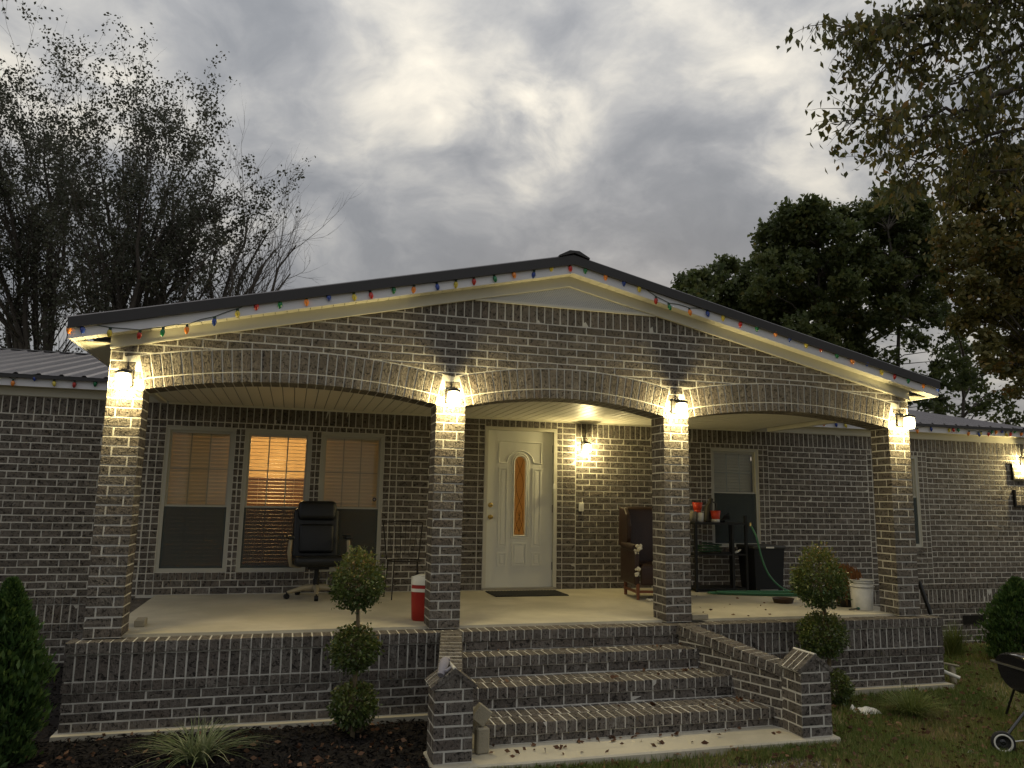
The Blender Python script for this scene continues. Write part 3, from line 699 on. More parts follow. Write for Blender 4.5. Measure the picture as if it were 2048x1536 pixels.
for s in (-1, 1):
    sx = lambda d: XM+s*d; hf = XM+.003
    def slab(name, mt, d0, d1, y0, y1, lo, hi, zf, bb=None):
        b_ = bb or B(); P_ = [(sx(d0), zf(d0)+lo), (sx(d1), zf(d1)+lo), (sx(d1), zf(d1)+hi), (sx(d0), zf(d0)+hi)]
        b_.prism(P_ if s > 0 else P_[::-1], y0, y1)
        return b_ if bb is not None else b_.build(name, mt, porch)
    zb_ = lambda d: 2.352+SLP*(XM-d); zF = lambda d: 3.389-.2278*d
    slab('frieze_board', TRIMW, 0.0, hf, -.030, -.002, 0, .117, zb_)
    slab('frieze_lip', TRIMW, 0.0, hf, -.036, -.0305, 0, .012, zb_)
    DE = XM+.291; OY = -.141
    slab('fascia_board', WHITE, 0.0, DE, OY-.012, OY+.006, 0, .092, zF)
    slab('drip_edge', DARKROOF, 0.0, DE+.01, OY-.036, OY-.013, .083, .178, zF)
    slab('drip_lip', DARKROOF, 0.0, DE+.01, OY-.044, OY-.0365, .083, .098, zF)
    k = 0; d = 0.0
    while d < DE-.02:
        d1 = min(d+.1, DE-.006); slab('soffit_panel', CREAM, d+.003, d1-.003, OY+.007, -.0305, .002, .010, zF); d += .1
    slab('soffit_backing', BRONZE, 0.0, DE-.01, OY+.007, -.0305, .013, .02, zF)
    # side eave: soffit underside, eave fascia and beam
    xa, xb = sorted((sx(DE), sx(XM+.002)))
    B().box(xa+.02, xb, .0, OV+.1, 2.395, 2.407).build('eave_soffit', CREAM, porch)
    b = B().box(min(sx(DE), sx(DE-.018)), max(sx(DE), sx(DE-.018)), OY+.007, OV+.3, 2.388, 2.478); b.build('eave_fascia', WHITE, porch)
    xa, xb = sorted((sx(XM+.0), sx(XM-.07))); B().box(xa+.004, xb, PW+.001, OV-.002, 2.205, 2.42).build('side_beam', TRIMW, porch)
    # roof panels
    for i in range(9):
        ya = OY-.035+.9144*i; yb = min(ya+.9144, 7.6); bb = B(); prof = []; y = ya
        while y < yb-.01: prof += [(y, 0), (y+.018, .019), (y+.045, .019), (y+.063, 0)]; y += .2286
        prof.append((yb, 0))
        for d in (0.0, DE+.03): bb.v += [(sx(d), y, zF(d)+.172+z) for y, z in prof]
        m_ = len(prof); bb.f = [(q, q+1, m_+q+1, m_+q) for q in range(m_-1)]; bb.sm = [False]*(m_-1); bb.build('roof_panel', ROOF, porch)
b = B().prism([(XM-.16, 3.389+.178-.03), (XM, 3.389+.20), (XM+.16, 3.389+.178-.03), (XM+.16, 3.389+.178-.015), (XM+.05, 3.389+.222), (XM-.05, 3.389+.222), (XM-.16, 3.389+.178-.015)], -.19, 7.5); b.build('ridge_cap', DARKROOF, porch)
# board ceiling
n = 66; cx0, cx1 = .075, 7.945
for i in range(n):
    x0 = cx0+(cx1-cx0)*i/n; x1 = cx0+(cx1-cx0)*(i+1)/n
    B().box(x0+.003, x1-.003, PW+.003, DW-.024, 2.228, 2.238, bev=.0048).build('ceiling_board', CREAM, porch)
B().box(cx0, cx1, PW+.003, DW-.024, 2.2395, 2.25).build('ceiling_backing', BRONZE, porch)
b = B().box(cx0, cx1, DW-.045, DW-.0235, 2.208, 2.2275); b.box(cx0, cx1, PW+.003, PW+.022, 2.208, 2.2275); b.build('ceiling_trim', CREAM, porch)

# ================================================================== STEPS
steps = thing('porch_steps', (4.2, -.9, -.72), 'four-riser brick steps with flared side walls and two gabled pedestals, up to the porch', 'steps')
TY = [-.36, -.715, -1.115]; TZ = [-.195, -.37, -.545]; TX0 = [3.0, 2.93, 3.05]; TX1 = [5.34, 5.47, 5.615]
yb0 = FY+.02
SB = Bricks(steps, 'tread_brick', 300)
def riser(bk, x0, x1, y, z0, z1, off):
    x = x0-off
    while x < x1-.02:
        a, c = max(x, x0), min(x+BLEN, x1)
        if c-a > .03: bk.face(a, c, z0, z1, y, .06, 1)
        x += BLEN
b = B().box(2.95, 5.28, FY+.018+REC, -.04, -.70, -.11)
for i in range(3): b.box(TX0[i]+.003, TX1[i]-.003, TY[i]+.012+REC, (yb0, TY[0]+.10, TY[1]+.10)[i], -.70, TZ[i]-.0035)
for i in range(3): b.box(TX0[i]+.004, TX1[i]-.004, TY[i]+.0035, TY[i]+.0115, TZ[i]-.086, TZ[i]-.0035)
step_core = b.build('step_core', MORTAR, steps)
RB = Bricks(step_core, 'riser_brick', 120)
riser(RB, 2.99, 5.26, FY+.012, TZ[0]+.002, -.112, .08)
for i in range(3):
    yk = (yb0, TY[0]+.012, TY[1]+.012)[i]; n = int(round((TX1[i]-TX0[i])/HP)); p_ = (TX1[i]-TX0[i])/n
    for k in range(n):
        xm = TX0[i]+p_*(k+.5); L = .195
        M = rotM((xm, TY[i]+L/2+random.uniform(-.003, .003), TZ[i]+random.uniform(-.002, .002)), random.uniform(-.01, .01), R_(-90))
        SB.rect(p_-J, L, .088, M, 2)
        L2 = yk-(TY[i]+L+J)-.003
        if L2 > .03:
            M = rotM((xm+p_*.3, TY[i]+L+J+L2/2, TZ[i]+random.uniform(-.0025, .0015)), 0, R_(-90)); 
            if k < n-1: SB.rect(p_-J, L2, .06, M, 1)
    riser(RB, TX0[i], TX1[i], TY[i]+.012, (TZ[i+1] if i < 2 else -.70)+.002, TZ[i]-.090, .05+.07*i)
SB.flush(); RB.flush()
B().box(2.59, 5.93, -1.50, -1.09, -.95, -.7005, bev=.012).build('landing_slab', CONC, steps)
B().box(2.95, 5.5, -1.1, FY-.06, -.95, -.702).build('steps_footing', CONC, steps)
def cheek(p0, p1, zt0, zt1):
    """flared side wall from p0 (top, by the porch) to p1 (pedestal)"""
    p0, p1 = Vector(p0), Vector(p1); d = p1-p0; L = d.length; ang = math.atan2(d.y, d.x)
    M = Matrix.Translation((p0.x, p0.y, 0)) @ Matrix.Rotation(ang, 4, 'Z')     # local x runs down the slope, y across
    sl = (zt1-zt0)/L; hw_ = .085
    core = B().prism([(0, -.70), (L, -.70), (L, zt1-.012), (0, zt0-.012)], -hw_+.012+REC, hw_-.012-REC, M)
    core.prism([(.004, zt0-.083), (L-.004, zt1-.083), (L-.004, zt1-.0035), (.004, zt0-.0035)], -.092, .092, M); core = core.build('side_wall', MORTAR, steps)
    K = Bricks(core, 'cap_brick', 40); n = int(L/.0815); p_ = L/n
    for k in range(n):
        xm = p_*(k+.5); z = zt0+sl*xm
        Mk = M @ Matrix.Translation((xm, 0, z+random.uniform(-.002, .002))) @ Matrix.Rotation(-math.atan(sl), 4, 'Y') @ Matrix.Rotation(R_(-90), 4, 'X')
        K.rect(p_-J, .19, .086, Mk, 1)
    K.flush(); W2 = Bricks(core, 'brick', 60)
    for s in (-1, 1):
        for j in range(8):
            z0 = -.70+j*.0765; z1 = z0+.0765; x = -(j % 2)*BLEN/2
            while x < L-.01:
                a, c = max(x+J/2, 0), min(x+BLEN-J/2, L); x += BLEN
                if c-a < .02: continue
                poly = clip([(a, z0+J/2), (c, z0+J/2), (c, z1-J/2), (a, z1-J/2)], sl, -1, -(zt0-.098)); 
                if len(poly) < 3: continue
                mx, mz = sum(q[0] for q in poly)/len(poly), sum(q[1] for q in poly)/len(poly); pl = [(q[0]-mx, q[1]-mz) for q in poly]
                if s > 0: pl = [(-q[0], q[1]) for q in pl]
                Mk = M @ Matrix.Translation((mx, s*(hw_-.012), mz)) @ Matrix.Rotation(0 if s < 0 else math.pi, 4, 'Z')
                W2.add(pl, .04, Mk, 1 if ((p0.x > 4) == (s < 0)) else 0)
    W2.flush()
cheek((2.985, -.10), (2.755, -1.19), -.012, -.15); cheek((5.285, -.10), (5.68, -1.21), -.014, -.195)
for px in (2.602, 5.594):
    pw_, pd_ = .284, .262; py = -1.425 if px < 4 else -1.462
    ped = B().box(px+REC, px+pw_-REC, py+REC, py+pd_-REC, -.70, -.20)
    ped.prism([(px+REC, -.20), (px+pw_-REC, -.20), (px+pw_/2, -.085)], py+REC+.004, py+pd_-REC)
    o = ped.build('pedestal', MORTAR, steps); bk = Bricks(o, limit=60)
    for k in range(6): pinwheel(bk, px, py, pw_, pd_, -.70+k*.0835, -.70+(k+1)*.0835, k % 2)
    bk.add([(-.135, -.05), (.042, -.05), (.042, .034), (0, .068)], .05, Matrix.Translation((px+pw_/2, py, -.145)), 1)
    bk.add([(.052, -.05), (.135, -.05), (.052, .024)], .05, Matrix.Translation((px+pw_/2, py, -.145)), 1)
    bk.flush(); cb = Bricks(o, 'cap_brick', 20)
    for s in (-1, 1):
        run = .172; dr = .128; Ls = math.hypot(run, dr); a_ = math.atan2(dr, run)
        for k in range(4):
            M = Matrix.Translation((px+pw_/2+s*run/2, py-.012+.0715*(k+.5), -.052-dr/2)) @ Matrix.Rotation(s*a_, 4, 'Y') @ Matrix.Rotation(R_(-90), 4, 'X')
            cb.rect(Ls, .0715-.0075, .034, M, 1)
    cb.flush()
    b = B()
    for s in (-1, 1):
        M = Matrix.Translation((px+pw_/2+s*run/2, py+.13, -.0595-dr/2)) @ Matrix.Rotation(s*a_, 4, 'Y'); b.box(-Ls/2+.004, Ls/2-.004, -.132, .137, -.018, .0042, M)
    b.tube([(px+pw_/2, py-.006, -.062), (px+pw_/2, py+.27, -.062)], .014, 6); b.build('cap_mortar', MORTAR, o)
# ================================================================== WALL LANTERNS
def lantern(p, label, group=None, scale=1.0, power=1.0):
    """p: centre of the glass on the wall face (y = wall front)"""
    x, y, z = p; t = thing('wall_lantern', (x, y, z-.1), label, 'lantern', group); k = scale
    B().box(x-.052*k, x+.052*k, y-.022, y-.002, z-.03*k, z+.105*k, bev=.006).build('back_plate', BRONZE, t)
    yc = y-.135*k
    b = B().box(x-.016*k, x+.016*k, yc, y-.02, z+.074*k, z+.092*k); b.lathe([(0, .095*k), (.03*k, .094*k), (.060*k, .08*k), (.066*k, .066*k), (.061*k, .060*k), (0, .060*k)], (x, yc, z), 20); b.build('cap', BRONZE, t)
    B().lathe([(.047*k, .060*k), (.055*k, .045*k), (.058*k, .0), (.054*k, -.045*k), (.046*k, -.062*k), (0, -.064*k)], (x, yc, z), 24).build('glass_jar', JAR, t)
    B().lathe([(0, .058*k), (.014*k, .055*k), (.016*k, .03*k), (.026*k, .006*k), (.024*k, -.016*k), (.012*k, -.03*k), (0, -.033*k)], (x, yc, z), 14).build('bulb', mat('bulb_lit', (1, 1, 1), emit=(1, .86, .55), es=14), t)
    l = bpy.data.lights.new('lantern_light', 'POINT'); l.energy = LAMP_W*power; l.color = (1, .81, .37); l.shadow_soft_size = .045*k
    o = bpy.data.objects.new('lantern_light', l); o.location = (x, yc, z-.012*k); link(o, t); return t
for (u, v), wd in zip(((249, 763), (905, 798), (1358, 820), (1811, 847)), ('beside the window bay', 'between the wide arch and the door arch', 'right of the door arch', 'at the bare right-hand end of the porch')):
    q = atY(u, v, -.08); lantern((q.x, 0, q.z), {'beside the window bay': 'lit wall lantern on the end brick pier in front of the three windows', 'between the wide arch and the door arch': 'lit wall lantern on the brick pier above the red cooler', 'right of the door arch': 'lit wall lantern on the brick pier next to the wing armchair', 'at the bare right-hand end of the porch': 'lit wall lantern on the end brick pier above the white bucket'}[wd], 'porch wall lanterns')
q = atY(1173, 897, DW-.08); lantern((q.x, DW, q.z), 'lit wall lantern on the house wall beside the white door', 'porch wall lanterns', .9, .8)
lantern((13.06, DW, 1.90), 'lit wall lantern at the far end of the house wall, above two sets of dark bars', 'porch wall lanterns', 1.0, 1.3)
for zz_, lab in ((1.76, 'upper'), (1.33, 'lower')):  # two open three-sided sets of dark bars against the wall face
    p0, p1 = 12.80, 13.16; h_ = .135
    b = B().box(p0, p0+.025, DW-.045, DW-.002, zz_-h_, zz_+h_); b.box(p1-.025, p1, DW-.045, DW-.002, zz_-h_, zz_+h_); b.box(p0+.025, p1-.025, DW-.045, DW-.002, zz_-h_, zz_-h_+.025)
    t = thing('wall_bars', ((p0+p1)/2, DW, zz_-h_), 'open set of dark bars on the house wall, '+('just under the lantern' if lab == 'upper' else 'the lower one of two'), 'bars'); b.build('dark_bars', BLACKM, t)
# room lamp inside
t = thing('room_lamp', (1.3, 4.6, 2.2), 'amber room lamp glowing behind the open window blinds', 'lamp'); B().lathe([(0, 0), (.12, 0), (.16, -.06), (.1, -.13), (0, -.15)], (1.3, 4.6, 2.24), 18).build('lamp_shade', mat('shade_lit', (1, .8, .5), emit=(1, .62, .22), es=3), t)
l = bpy.data.lights.new('room_light', 'POINT'); l.energy = 95; l.color = (1, .60, .22); l.shadow_soft_size = .12; o = bpy.data.objects.new('room_light', l); o.location = (1.3, 4.5, 1.98); link(o, t)
t = thing('cabinet', (1.1, 5.9, 0), 'dark brown cabinet seen through the open blinds', 'cabinet'); B().box(-.4, 2.2, 5.75, 6.19, -.02, 1.42).build('cabinet_body', mat('cabinet_wood', (.05, .022, .01), .5), t); B().box(-.42, 2.22, 5.72, 6.19, 1.4205, 1.45).build('cabinet_top', mat('cabinet_wood2', (.09, .04, .018), .5), t)

# ================================================================== STRING LIGHTS
SEQ = ('orange', 'blue', 'yellow', 'red', 'green')
_bulb = {k: B().lathe([(0, -.062), (.007, -.06), (.018, -.04), (.021, -.021), (.0155, -.004), (.011, .0)], n=10).mesh('bulb', m) for k, m in BULBM.items()}
_sock = B().lathe([(.0115, -.002), (.012, .018), (.008, .024), (0, .025)], n=8).mesh('socket', WIRE)
def string(name, pts, bulbs, label):
    t = thing(name, pts[0], label, 'string lights', 'strings of coloured bulbs')
    B().tube(pts, .0032, 5).build('wire', WIRE, t)
    for p, c, tilt in bulbs:
        s_ = bpy.data.objects.new('socket', _sock); s_.location = p; s_.rotation_euler = (tilt, tilt*.7, 0); link(s_, t)
        o = bpy.data.objects.new('bulb', _bulb[c]); o.parent = s_; COL.objects.link(o)
ygs = -.158
LEFTB = [(138, 660), (165, 661), (220, 667), (280, 672), (326, 666), (374, 661), (429, 645), (475, 629), (513, 614), (561, 611), (613, 606), (657, 597), (708, 596), (741, 593), (788, 582), (828, 581), (874, 576), (912, 571), (948, 565), (989, 560), (1027, 552), (1068, 552), (1104, 540), (1140, 539)]
RIGHTB = [(1171, 543), (1211, 556), (1248, 568), (1278, 580), (1312, 604), (1338, 617), (1379, 627), (1414, 630), (1446, 638), (1481, 651), (1514, 659), (1550, 669), (1580, 680), (1612, 692), (1643, 702), (1673, 713), (1703, 725), (1733, 729), (1762, 746), (1790, 756), (1817, 764), (1848, 775), (1875, 780)]
bulbs = []; pts = []
order = [SEQ[(i) % 5] for i in range(60)]
for i, (u, v) in enumerate(LEFTB+RIGHTB):
    q = atY(u, v-7, ygs); bulbs.append((Vector((q.x, ygs, q.z)), order[i], random.uniform(-.35, .35)))
for i, (q, c, tl) in enumerate(bulbs):
    pts.append((q.x, ygs, q.z+.022))
    if i+1 < len(bulbs): n_ = bulbs[i+1][0]; m_ = (q+n_)/2; pts.append((m_.x, ygs-.002, m_.z+.022+random.uniform(.0, .010)))
string('string_lights', pts, bulbs, 'string of coloured bulbs along the gable fascia of the porch roof')
ye = OV-.022
def eave(us, c0, label):
    bl = []; pt = []
    for i, (u, v) in enumerate(us):
        q = atY(u, v-7, ye); bl.append((Vector((q.x, ye, q.z)), order[i+c0], random.uniform(-.3, .3)))
    for i, (q, c, tl) in enumerate(bl):
        pt.append((q.x, ye, q.z+.022))
        if i+1 < len(bl): m_ = (q+bl[i+1][0])/2; pt.append((m_.x, ye-.002, m_.z+.03+random.uniform(0, .012)))
    string('string_lights', pt, bl, label)
eave([(-14, 757), (26, 769), (69, 759), (108, 770), (149, 772), (191, 770)], 4, 'string of coloured bulbs on the house eave by the ribbed roof, window-bay side')
eave([(1602, 850), (1628, 846), (1649, 851), (1672, 853), (1690, 855), (1714, 850), (1733, 856)], 3, 'short run of coloured bulbs on the house eave seen through the porch arch')
eave([(1835, 866), (1862, 862), (1899, 864), (1906, 864), (1916, 864), (1938, 871), (1957, 873), (1962, 872), (1978, 872), (1985, 868), (1993, 868), (2004, 867), (2012, 873), (2022, 872), (2030, 866), (2044, 872), (2062, 870)], 0, 'tangled coloured bulbs on the house eave beyond the end pier')

# ================================================================== VEGETATION HELPERS
def leaf_mesh(name, pos, size, tone, mt, elong=1.9, nrm=None, up=None):
    """pos Nx3; rhombic folded leaf, 2 triangles pairs"""
    n = len(pos); pos = np.asarray(pos, float)
    d = rng.normal(size=(n, 3)) if up is None else np.asarray(up, float); d /= np.linalg.norm(d, axis=1)[:, None]
    a = rng.normal(size=(n, 3)); s = np.cross(d, a); s /= np.linalg.norm(s, axis=1)[:, None]; nn = np.cross(d, s)
    L = (size*elong*.5)[:, None]; Wd = (size*.5)[:, None]
    v = np.empty((n, 4, 3)); v[:, 0] = pos-d*L; v[:, 1] = pos+s*Wd+nn*Wd*.35-d*L*.1; v[:, 2] = pos+d*L; v[:, 3] = pos-s*Wd+nn*Wd*.35-d*L*.1
    return quads(name, v.reshape(-1, 3), n, tone, mt)
def quads(name, v, n, tone, mt, tri=False):
    me = bpy.data.meshes.new(name); k = 3 if tri else 4; me.vertices.add(n*k); me.vertices.foreach_set('co', v.ravel().astype(np.float32))
    me.loops.add(n*k); me.loops.foreach_set('vertex_index', np.arange(n*k, dtype=np.int32)); me.polygons.add(n)
    me.polygons.foreach_set('loop_start', np.arange(0, n*k, k, dtype=np.int32)); me.polygons.foreach_set('loop_total', np.full(n, k, dtype=np.int32))
    at = me.attributes.new('tone', 'FLOAT', 'FACE'); at.data.foreach_set('value', np.clip(tone, 0, 1).astype(np.float32)); me.materials.append(mt); me.update(calc_edges=True); me.validate(); return me
def put(name, me, parent=None, world=True, kind=None):
    o = bpy.data.objects.new(name, me); link(o, parent, world)
    if kind: o['kind'] = kind
    return o
class Tubes:
    """many tapered limbs in one mesh"""
    def __init__(s): s.b = B()
    def limb(s, pts, r0, r1, n=6): k = len(pts); s.b.tube(pts, [r0+(r1-r0)*i/(k-1) for i in range(k)], n, caps=False)
def bend(p, d, L, seg, wob, grav=0.0):
    pts = [Vector(p)]; d = Vector(d).normalized()
    for i in range(seg):
        d = (d+Vector((random.gauss(0, wob), random.gauss(0, wob), random.gauss(0, wob)+grav))).normalized(); pts.append(pts[-1]+d*(L/seg))
    return pts, d
def side(d, ang):
    o = d.orthogonal().normalized(); q = d.cross(o); a = random.uniform(0, 2*math.pi); r = o*math.cos(a)+q*math.sin(a)
    return (d*math.cos(ang)+r*math.sin(ang)).normalized()
def grow(tb, p, d, L, r, lev, maxlev, tips, wob=.08, grav=.02, ang=.5, nb=(3, 5), shrink=.62, leafy=1):
    pts, de = bend(p, d, L, 5 if lev < 2 else 4, wob, grav); tb.limb(pts, r, r*.45 if lev < maxlev else r*.25, 7 if lev < 1 else 5 if lev < 2 else 3)
    if lev >= maxlev-leafy: tips += [(q, lev) for q in pts[1:]]
    if lev == maxlev: return
    k = random.randint(*nb)
    for i in range(k):
        t = .30+.70*(i+random.random()*.6)/k; j = min(len(pts)-2, int(t*(len(pts)-1))); f = t*(len(pts)-1)-j; q = pts[j].lerp(pts[j+1], min(1, f)); dd = (pts[j+1]-pts[j]).normalized()
        grow(tb, q, side(dd, random.uniform(ang*.6, ang*1.3)), L*shrink*random.uniform(.75, 1.15), max(.004, r*(.55-.1*t)), lev+1, maxlev, tips, wob, grav, ang, nb, shrink, leafy)
    grow(tb, pts[-1], de, L*shrink, r*.45, lev+1, maxlev, tips, wob, grav, ang, nb, shrink, leafy)
def leaves_at(tips, per, spread, s0, s1, tmean=.45, tsd=.22, keep=1.0):
    c = np.array([tuple(q) for q, _ in tips if random.random() < keep]); n = len(c)*per
    pos = np.repeat(c, per, axis=0)+rng.normal(size=(n, 3))*spread; ct = np.repeat(rng.normal(tmean, tsd*.6, len(c)), per)
    return pos, rng.uniform(s0, s1, n), ct+rng.normal(0, tsd*.6, n)
def clump_crown(centres, per, leaf, tone, rad):
    """centres: list of (point, radius): leaves in uneven sub-clumps inside each blob, denser to the outside"""
    P_ = []; T_ = []
    for (c, r) in centres:
        k = max(3, int(per*(r/rad)**2)); sub = rng.normal(size=(k//28+1, 3)); sub /= np.linalg.norm(sub, axis=1)[:, None]; sub *= r*rng.uniform(.35, 1.0, (len(sub), 1))**.6
        tn = rng.normal(tone, .16, len(sub)); i = rng.integers(0, len(sub), k); p = sub[i]+rng.normal(size=(k, 3))*r*.27; p[:, 2] *= .8
        P_.append(p+np.array(tuple(c))); T_.append(tn[i]+rng.normal(0, .12, k))
    pos = np.concatenate(P_); t_ = np.concatenate(T_); return pos, rng.uniform(leaf*.7, leaf*1.35, len(pos)), t_

# ---------------------------------------------------------------- trees behind the house
def vase_tree(u0, top_pts, Y, label, grp, stems, leafn, name='tree', base_z=-.8, seed=1, spread=.10, keepl=.5):
    random.seed(seed)
    bx = atY(u0, 700, Y).x; t = thing(name, (bx, Y, base_z), label, 'tree', grp); tb = Tubes(); tips = []
    tb.limb([(bx, Y, base_z), (bx+.05, Y, base_z+1.2), (bx, Y, base_z+2.2)], .30, .24, 8)
    for (u, v) in top_pts:
        e = atY(u, v, Y+random.uniform(-2.2, 2.2)); s0 = Vector((bx+random.uniform(-.15, .15), Y+random.uniform(-.15, .15), base_z+random.uniform(1.4, 2.2))); d = e-s0; L = d.length
        n_ = 9; pts = []
        for i in range(n_+1):
            f = i/n_; q = s0.lerp(e, f)+Vector((random.gauss(0, .09), random.gauss(0, .09), 0))*min(1, f*3); q.z += L*.05*math.sin(f*math.pi); q.x -= d.x*.14*math.sin(f*math.pi); pts.append(q)
        tb.limb(pts, .13, .022, 6)
        for i in range(3, n_):
            for k in range(stems):
                f = random.random(); q = pts[i].lerp(pts[i+1], f); dd = (pts[i+1]-pts[i]).normalized()
                grow(tb, q, side(dd, random.uniform(.25, .75)), L*.21*random.uniform(.6, 1.2), (.034*(1.25-i/n_)), 2, 4, tips, .10, .05, .55, (2, 3), .62, 1)
        tips += [(q, 4) for q in pts[-3:]]
    tb.b.build('trunk', BARK, t)
    if leafn:
        tips = [q for q in tips if math.sin(q[0].x*2.1+1)*math.sin(q[0].y*1.9)*math.sin(q[0].z*2.3)+.35*(q[0].z-base_z)/12 > .14+random.uniform(-.08, .16)]; pos, sz, tn = leaves_at(tips, leafn, spread, .045, .085, .4, .25, keepl); put('crown', leaf_mesh('crown', pos, sz, tn, LEAF_GREY, 1.5), t)
    return t
vase_tree(95, [(-60, 330), (-10, 280), (40, 255), (90, 262), (125, 300), (150, 350), (10, 380), (-90, 420), (60, 430), (125, 440), (-40, 480), (20, 520)], 19, 'half-bare dusk tree with upswept branches and a leafy tuft on top', 'trees behind the house', 2, 8, seed=3)
vase_tree(255, [(200, 330), (245, 310), (290, 292), (335, 330), (378, 335), (425, 372), (180, 400), (410, 440), (350, 400), (425, 500), (290, 380), (440, 540), (225, 430), (160, 470), (380, 480)], 17, 'wide half-bare tree fanning up behind the roof', 'trees behind the house', 2, 8, seed=5)
vase_tree(415, [(445, 470), (495, 440), (520, 470), (560, 500), (590, 492), (535, 520), (470, 520), (580, 545)], 17, 'bare leafless tree beside the porch roof', 'trees behind the house', 2, 0, seed=9)
def bushy(name, label, grp, blobs, Y, per, leaf, tone, lm, trunk_u, base_z=-.85, seed=1, depth=2.0, rad=1.0, trunk_r=.16):
    """blobs: (u, v, radius px) clumps placed at depth Y"""
    random.seed(seed); bx = atY(trunk_u, 760, Y).x; t = thing(name, (bx, Y, base_z), label, 'tree', grp); tb = Tubes(); cs = []
    for (u, v, rp) in blobs:
        q = atY(u, v, Y+random.uniform(-depth, depth)); sc = (q-CAM).dot(_F)/FPX; cs.append((q, rp*sc))
    top = max(c.z for c, _ in cs); trunk, _d = bend((bx, Y, base_z), (0, 0, 1), (top-base_z)*.85, 10, .035); tb.limb(trunk, trunk_r, trunk_r*.25, 7)
    for c, r in cs:
        j = min(range(len(trunk)), key=lambda i: abs(trunk[i].z-(c.z-.35*abs(c.x-bx)-.4*r))); s0 = trunk[j]; m_ = s0.lerp(c, .5); m_.z += .1*(c-s0).length
        tb.limb([s0, s0.lerp(m_, .5)+Vector((0, 0, .05)), m_, c], trunk_r*.35, .012, 5)
        for k in range(5): tb.limb([c, c+Vector((random.gauss(0, .5), random.gauss(0, .5), random.uniform(-.1, .6)))*r], .012, .004, 3)
    tb.b.build('trunk', BARK, t); pos, sz, tn = clump_crown(cs, per, leaf, tone, rad); put('crown', leaf_mesh('crown', pos, sz, tn, lm, 1.6), t); return t
def blobs(poly, n, r0, r1, seed):
    """random clump spots inside a pixel outline"""
    rd = random.Random(seed); us = [p[0] for p in poly]; vs = [p[1] for p in poly]; out = []
    def inside(x, y):
        c = False; j = len(poly)-1
        for i in range(len(poly)):
            (xi, yi), (xj, yj) = poly[i], poly[j]
            if (yi > y) != (yj > y) and x < (xj-xi)*(y-yi)/(yj-yi)+xi: c = not c
            j = i
        return c
    tries = 0
    while len(out) < n and tries < 5000:
        tries += 1; x, y, r = rd.uniform(min(us), max(us)), rd.uniform(min(vs), max(vs)), rd.uniform(r0, r1)
        if inside(x, y) and all((x-a)**2+(y-b_)**2 > (.48*(r+c))**2 for a, b_, c in out): out.append((x, y, r))
    return out
GT = 'trees beyond the end of the house'
bushy('tree', 'low dark trees tapering down behind the porch roof slope', GT, blobs([(1370, 575), (1440, 530), (1530, 530), (1560, 700), (1450, 700), (1390, 640)], 30, 18, 32, 2), 26, 1000, .17, .40, LEAF_TREE, 1470, seed=21)
bushy('tree', 'round-topped dark green tree behind the porch roof', GT, blobs([(1530, 470), (1570, 430), (1640, 402), (1700, 430), (1720, 560), (1730, 760), (1600, 700), (1520, 600)], 60, 18, 36, 3), 22, 1300, .15, .42, LEAF_TREE, 1660, seed=22)
bushy('tree', 'tall dark green tree standing between two bushy trees', GT, blobs([(1740, 400), (1790, 372), (1850, 400), (1880, 520), (1870, 640), (1760, 640), (1720, 520)], 50, 18, 34, 4), 23, 1200, .15, .46, LEAF_TREE, 1800, seed=23)
bushy('tree', 'thin shaded tree with sky showing through its trunks', GT, blobs([(1690, 640), (1900, 620), (1960, 820), (1860, 830), (1720, 760)], 26, 18, 32, 5), 24, 500, .15, .3, LEAF_TREE, 1730, seed=24)
bushy('tree', 'yellowing autumn tree filling the far end of the yard', GT, blobs([(1900, 360), (1960, 320), (2070, 290), (2160, 400), (2160, 820), (2010, 760), (1960, 700), (1900, 560)], 80, 22, 42, 6), 14, 1500, .12, .55, LEAF_DRY, 2060, seed=25, depth=1.4)
bushy('tree', 'slim shaded tree trunk rising past the roof end', GT, blobs([(1880, 620), (2000, 700), (2060, 850), (1900, 830)], 14, 18, 30, 7), 20, 400, .14, .35, LEAF_TREE, 1900, seed=26)
# near tree whose limb hangs into the view
random.seed(40)
nt = thing('overhanging_tree', (11.3, -1.0, -.85), 'leafy tree limb hanging over the front yard against the sky', 'tree'); tb = Tubes(); tips = []
tb.limb(bend((11.3, -1.0, -.85), (0, 0, 1), 6.5, 8, .03)[0], .24, .12, 9)
def hang(p0, mids, r, twigs):
    pts = [Vector(p0)]+[CAM+ray(u, v)*dd for u, v, dd in mids]; fine_ = []
    for a, c in zip(pts, pts[1:]):
        for i in range(4): fine_.append(a.lerp(c, i/4)+Vector((random.gauss(0, .025), random.gauss(0, .025), random.gauss(0, .025))))
    fine_.append(pts[-1]); tb.limb(fine_, r, .007, 6)
    for i in range(4, len(fine_)):
        dd = (fine_[i]-fine_[i-1]).normalized()
        for k in range(twigs): grow(tb, fine_[i], (side(dd, random.uniform(.3, 1.0))+Vector((0, 0, -.25))).normalized(), random.uniform(.25, .55), .008, 2, 3, tips, .14, -.10, .6, (1, 3), .6, 1)
hang((11.3, -1.0, 3.6), [(2120, 20, 7.8), (2040, 10, 7.6), (1960, -20, 7.4), (1880, 20, 7.3), (1800, 40, 7.2), (1720, 60, 7.1)], .05, 4)
hang((11.3, -1.0, 4.2), [(2130, -40, 8.0), (2000, -30, 7.8), (1900, 60, 7.6), (1830, 110, 7.5), (1770, 125, 7.5)], .05, 2)
hang((11.3, -1.0, 2.9), [(2100, 150, 7.6), (2010, 185, 7.4), (1940, 215, 7.3), (1870, 230, 7.2), (1800, 235, 7.1), (1750, 240, 7.1)], .035, 2)
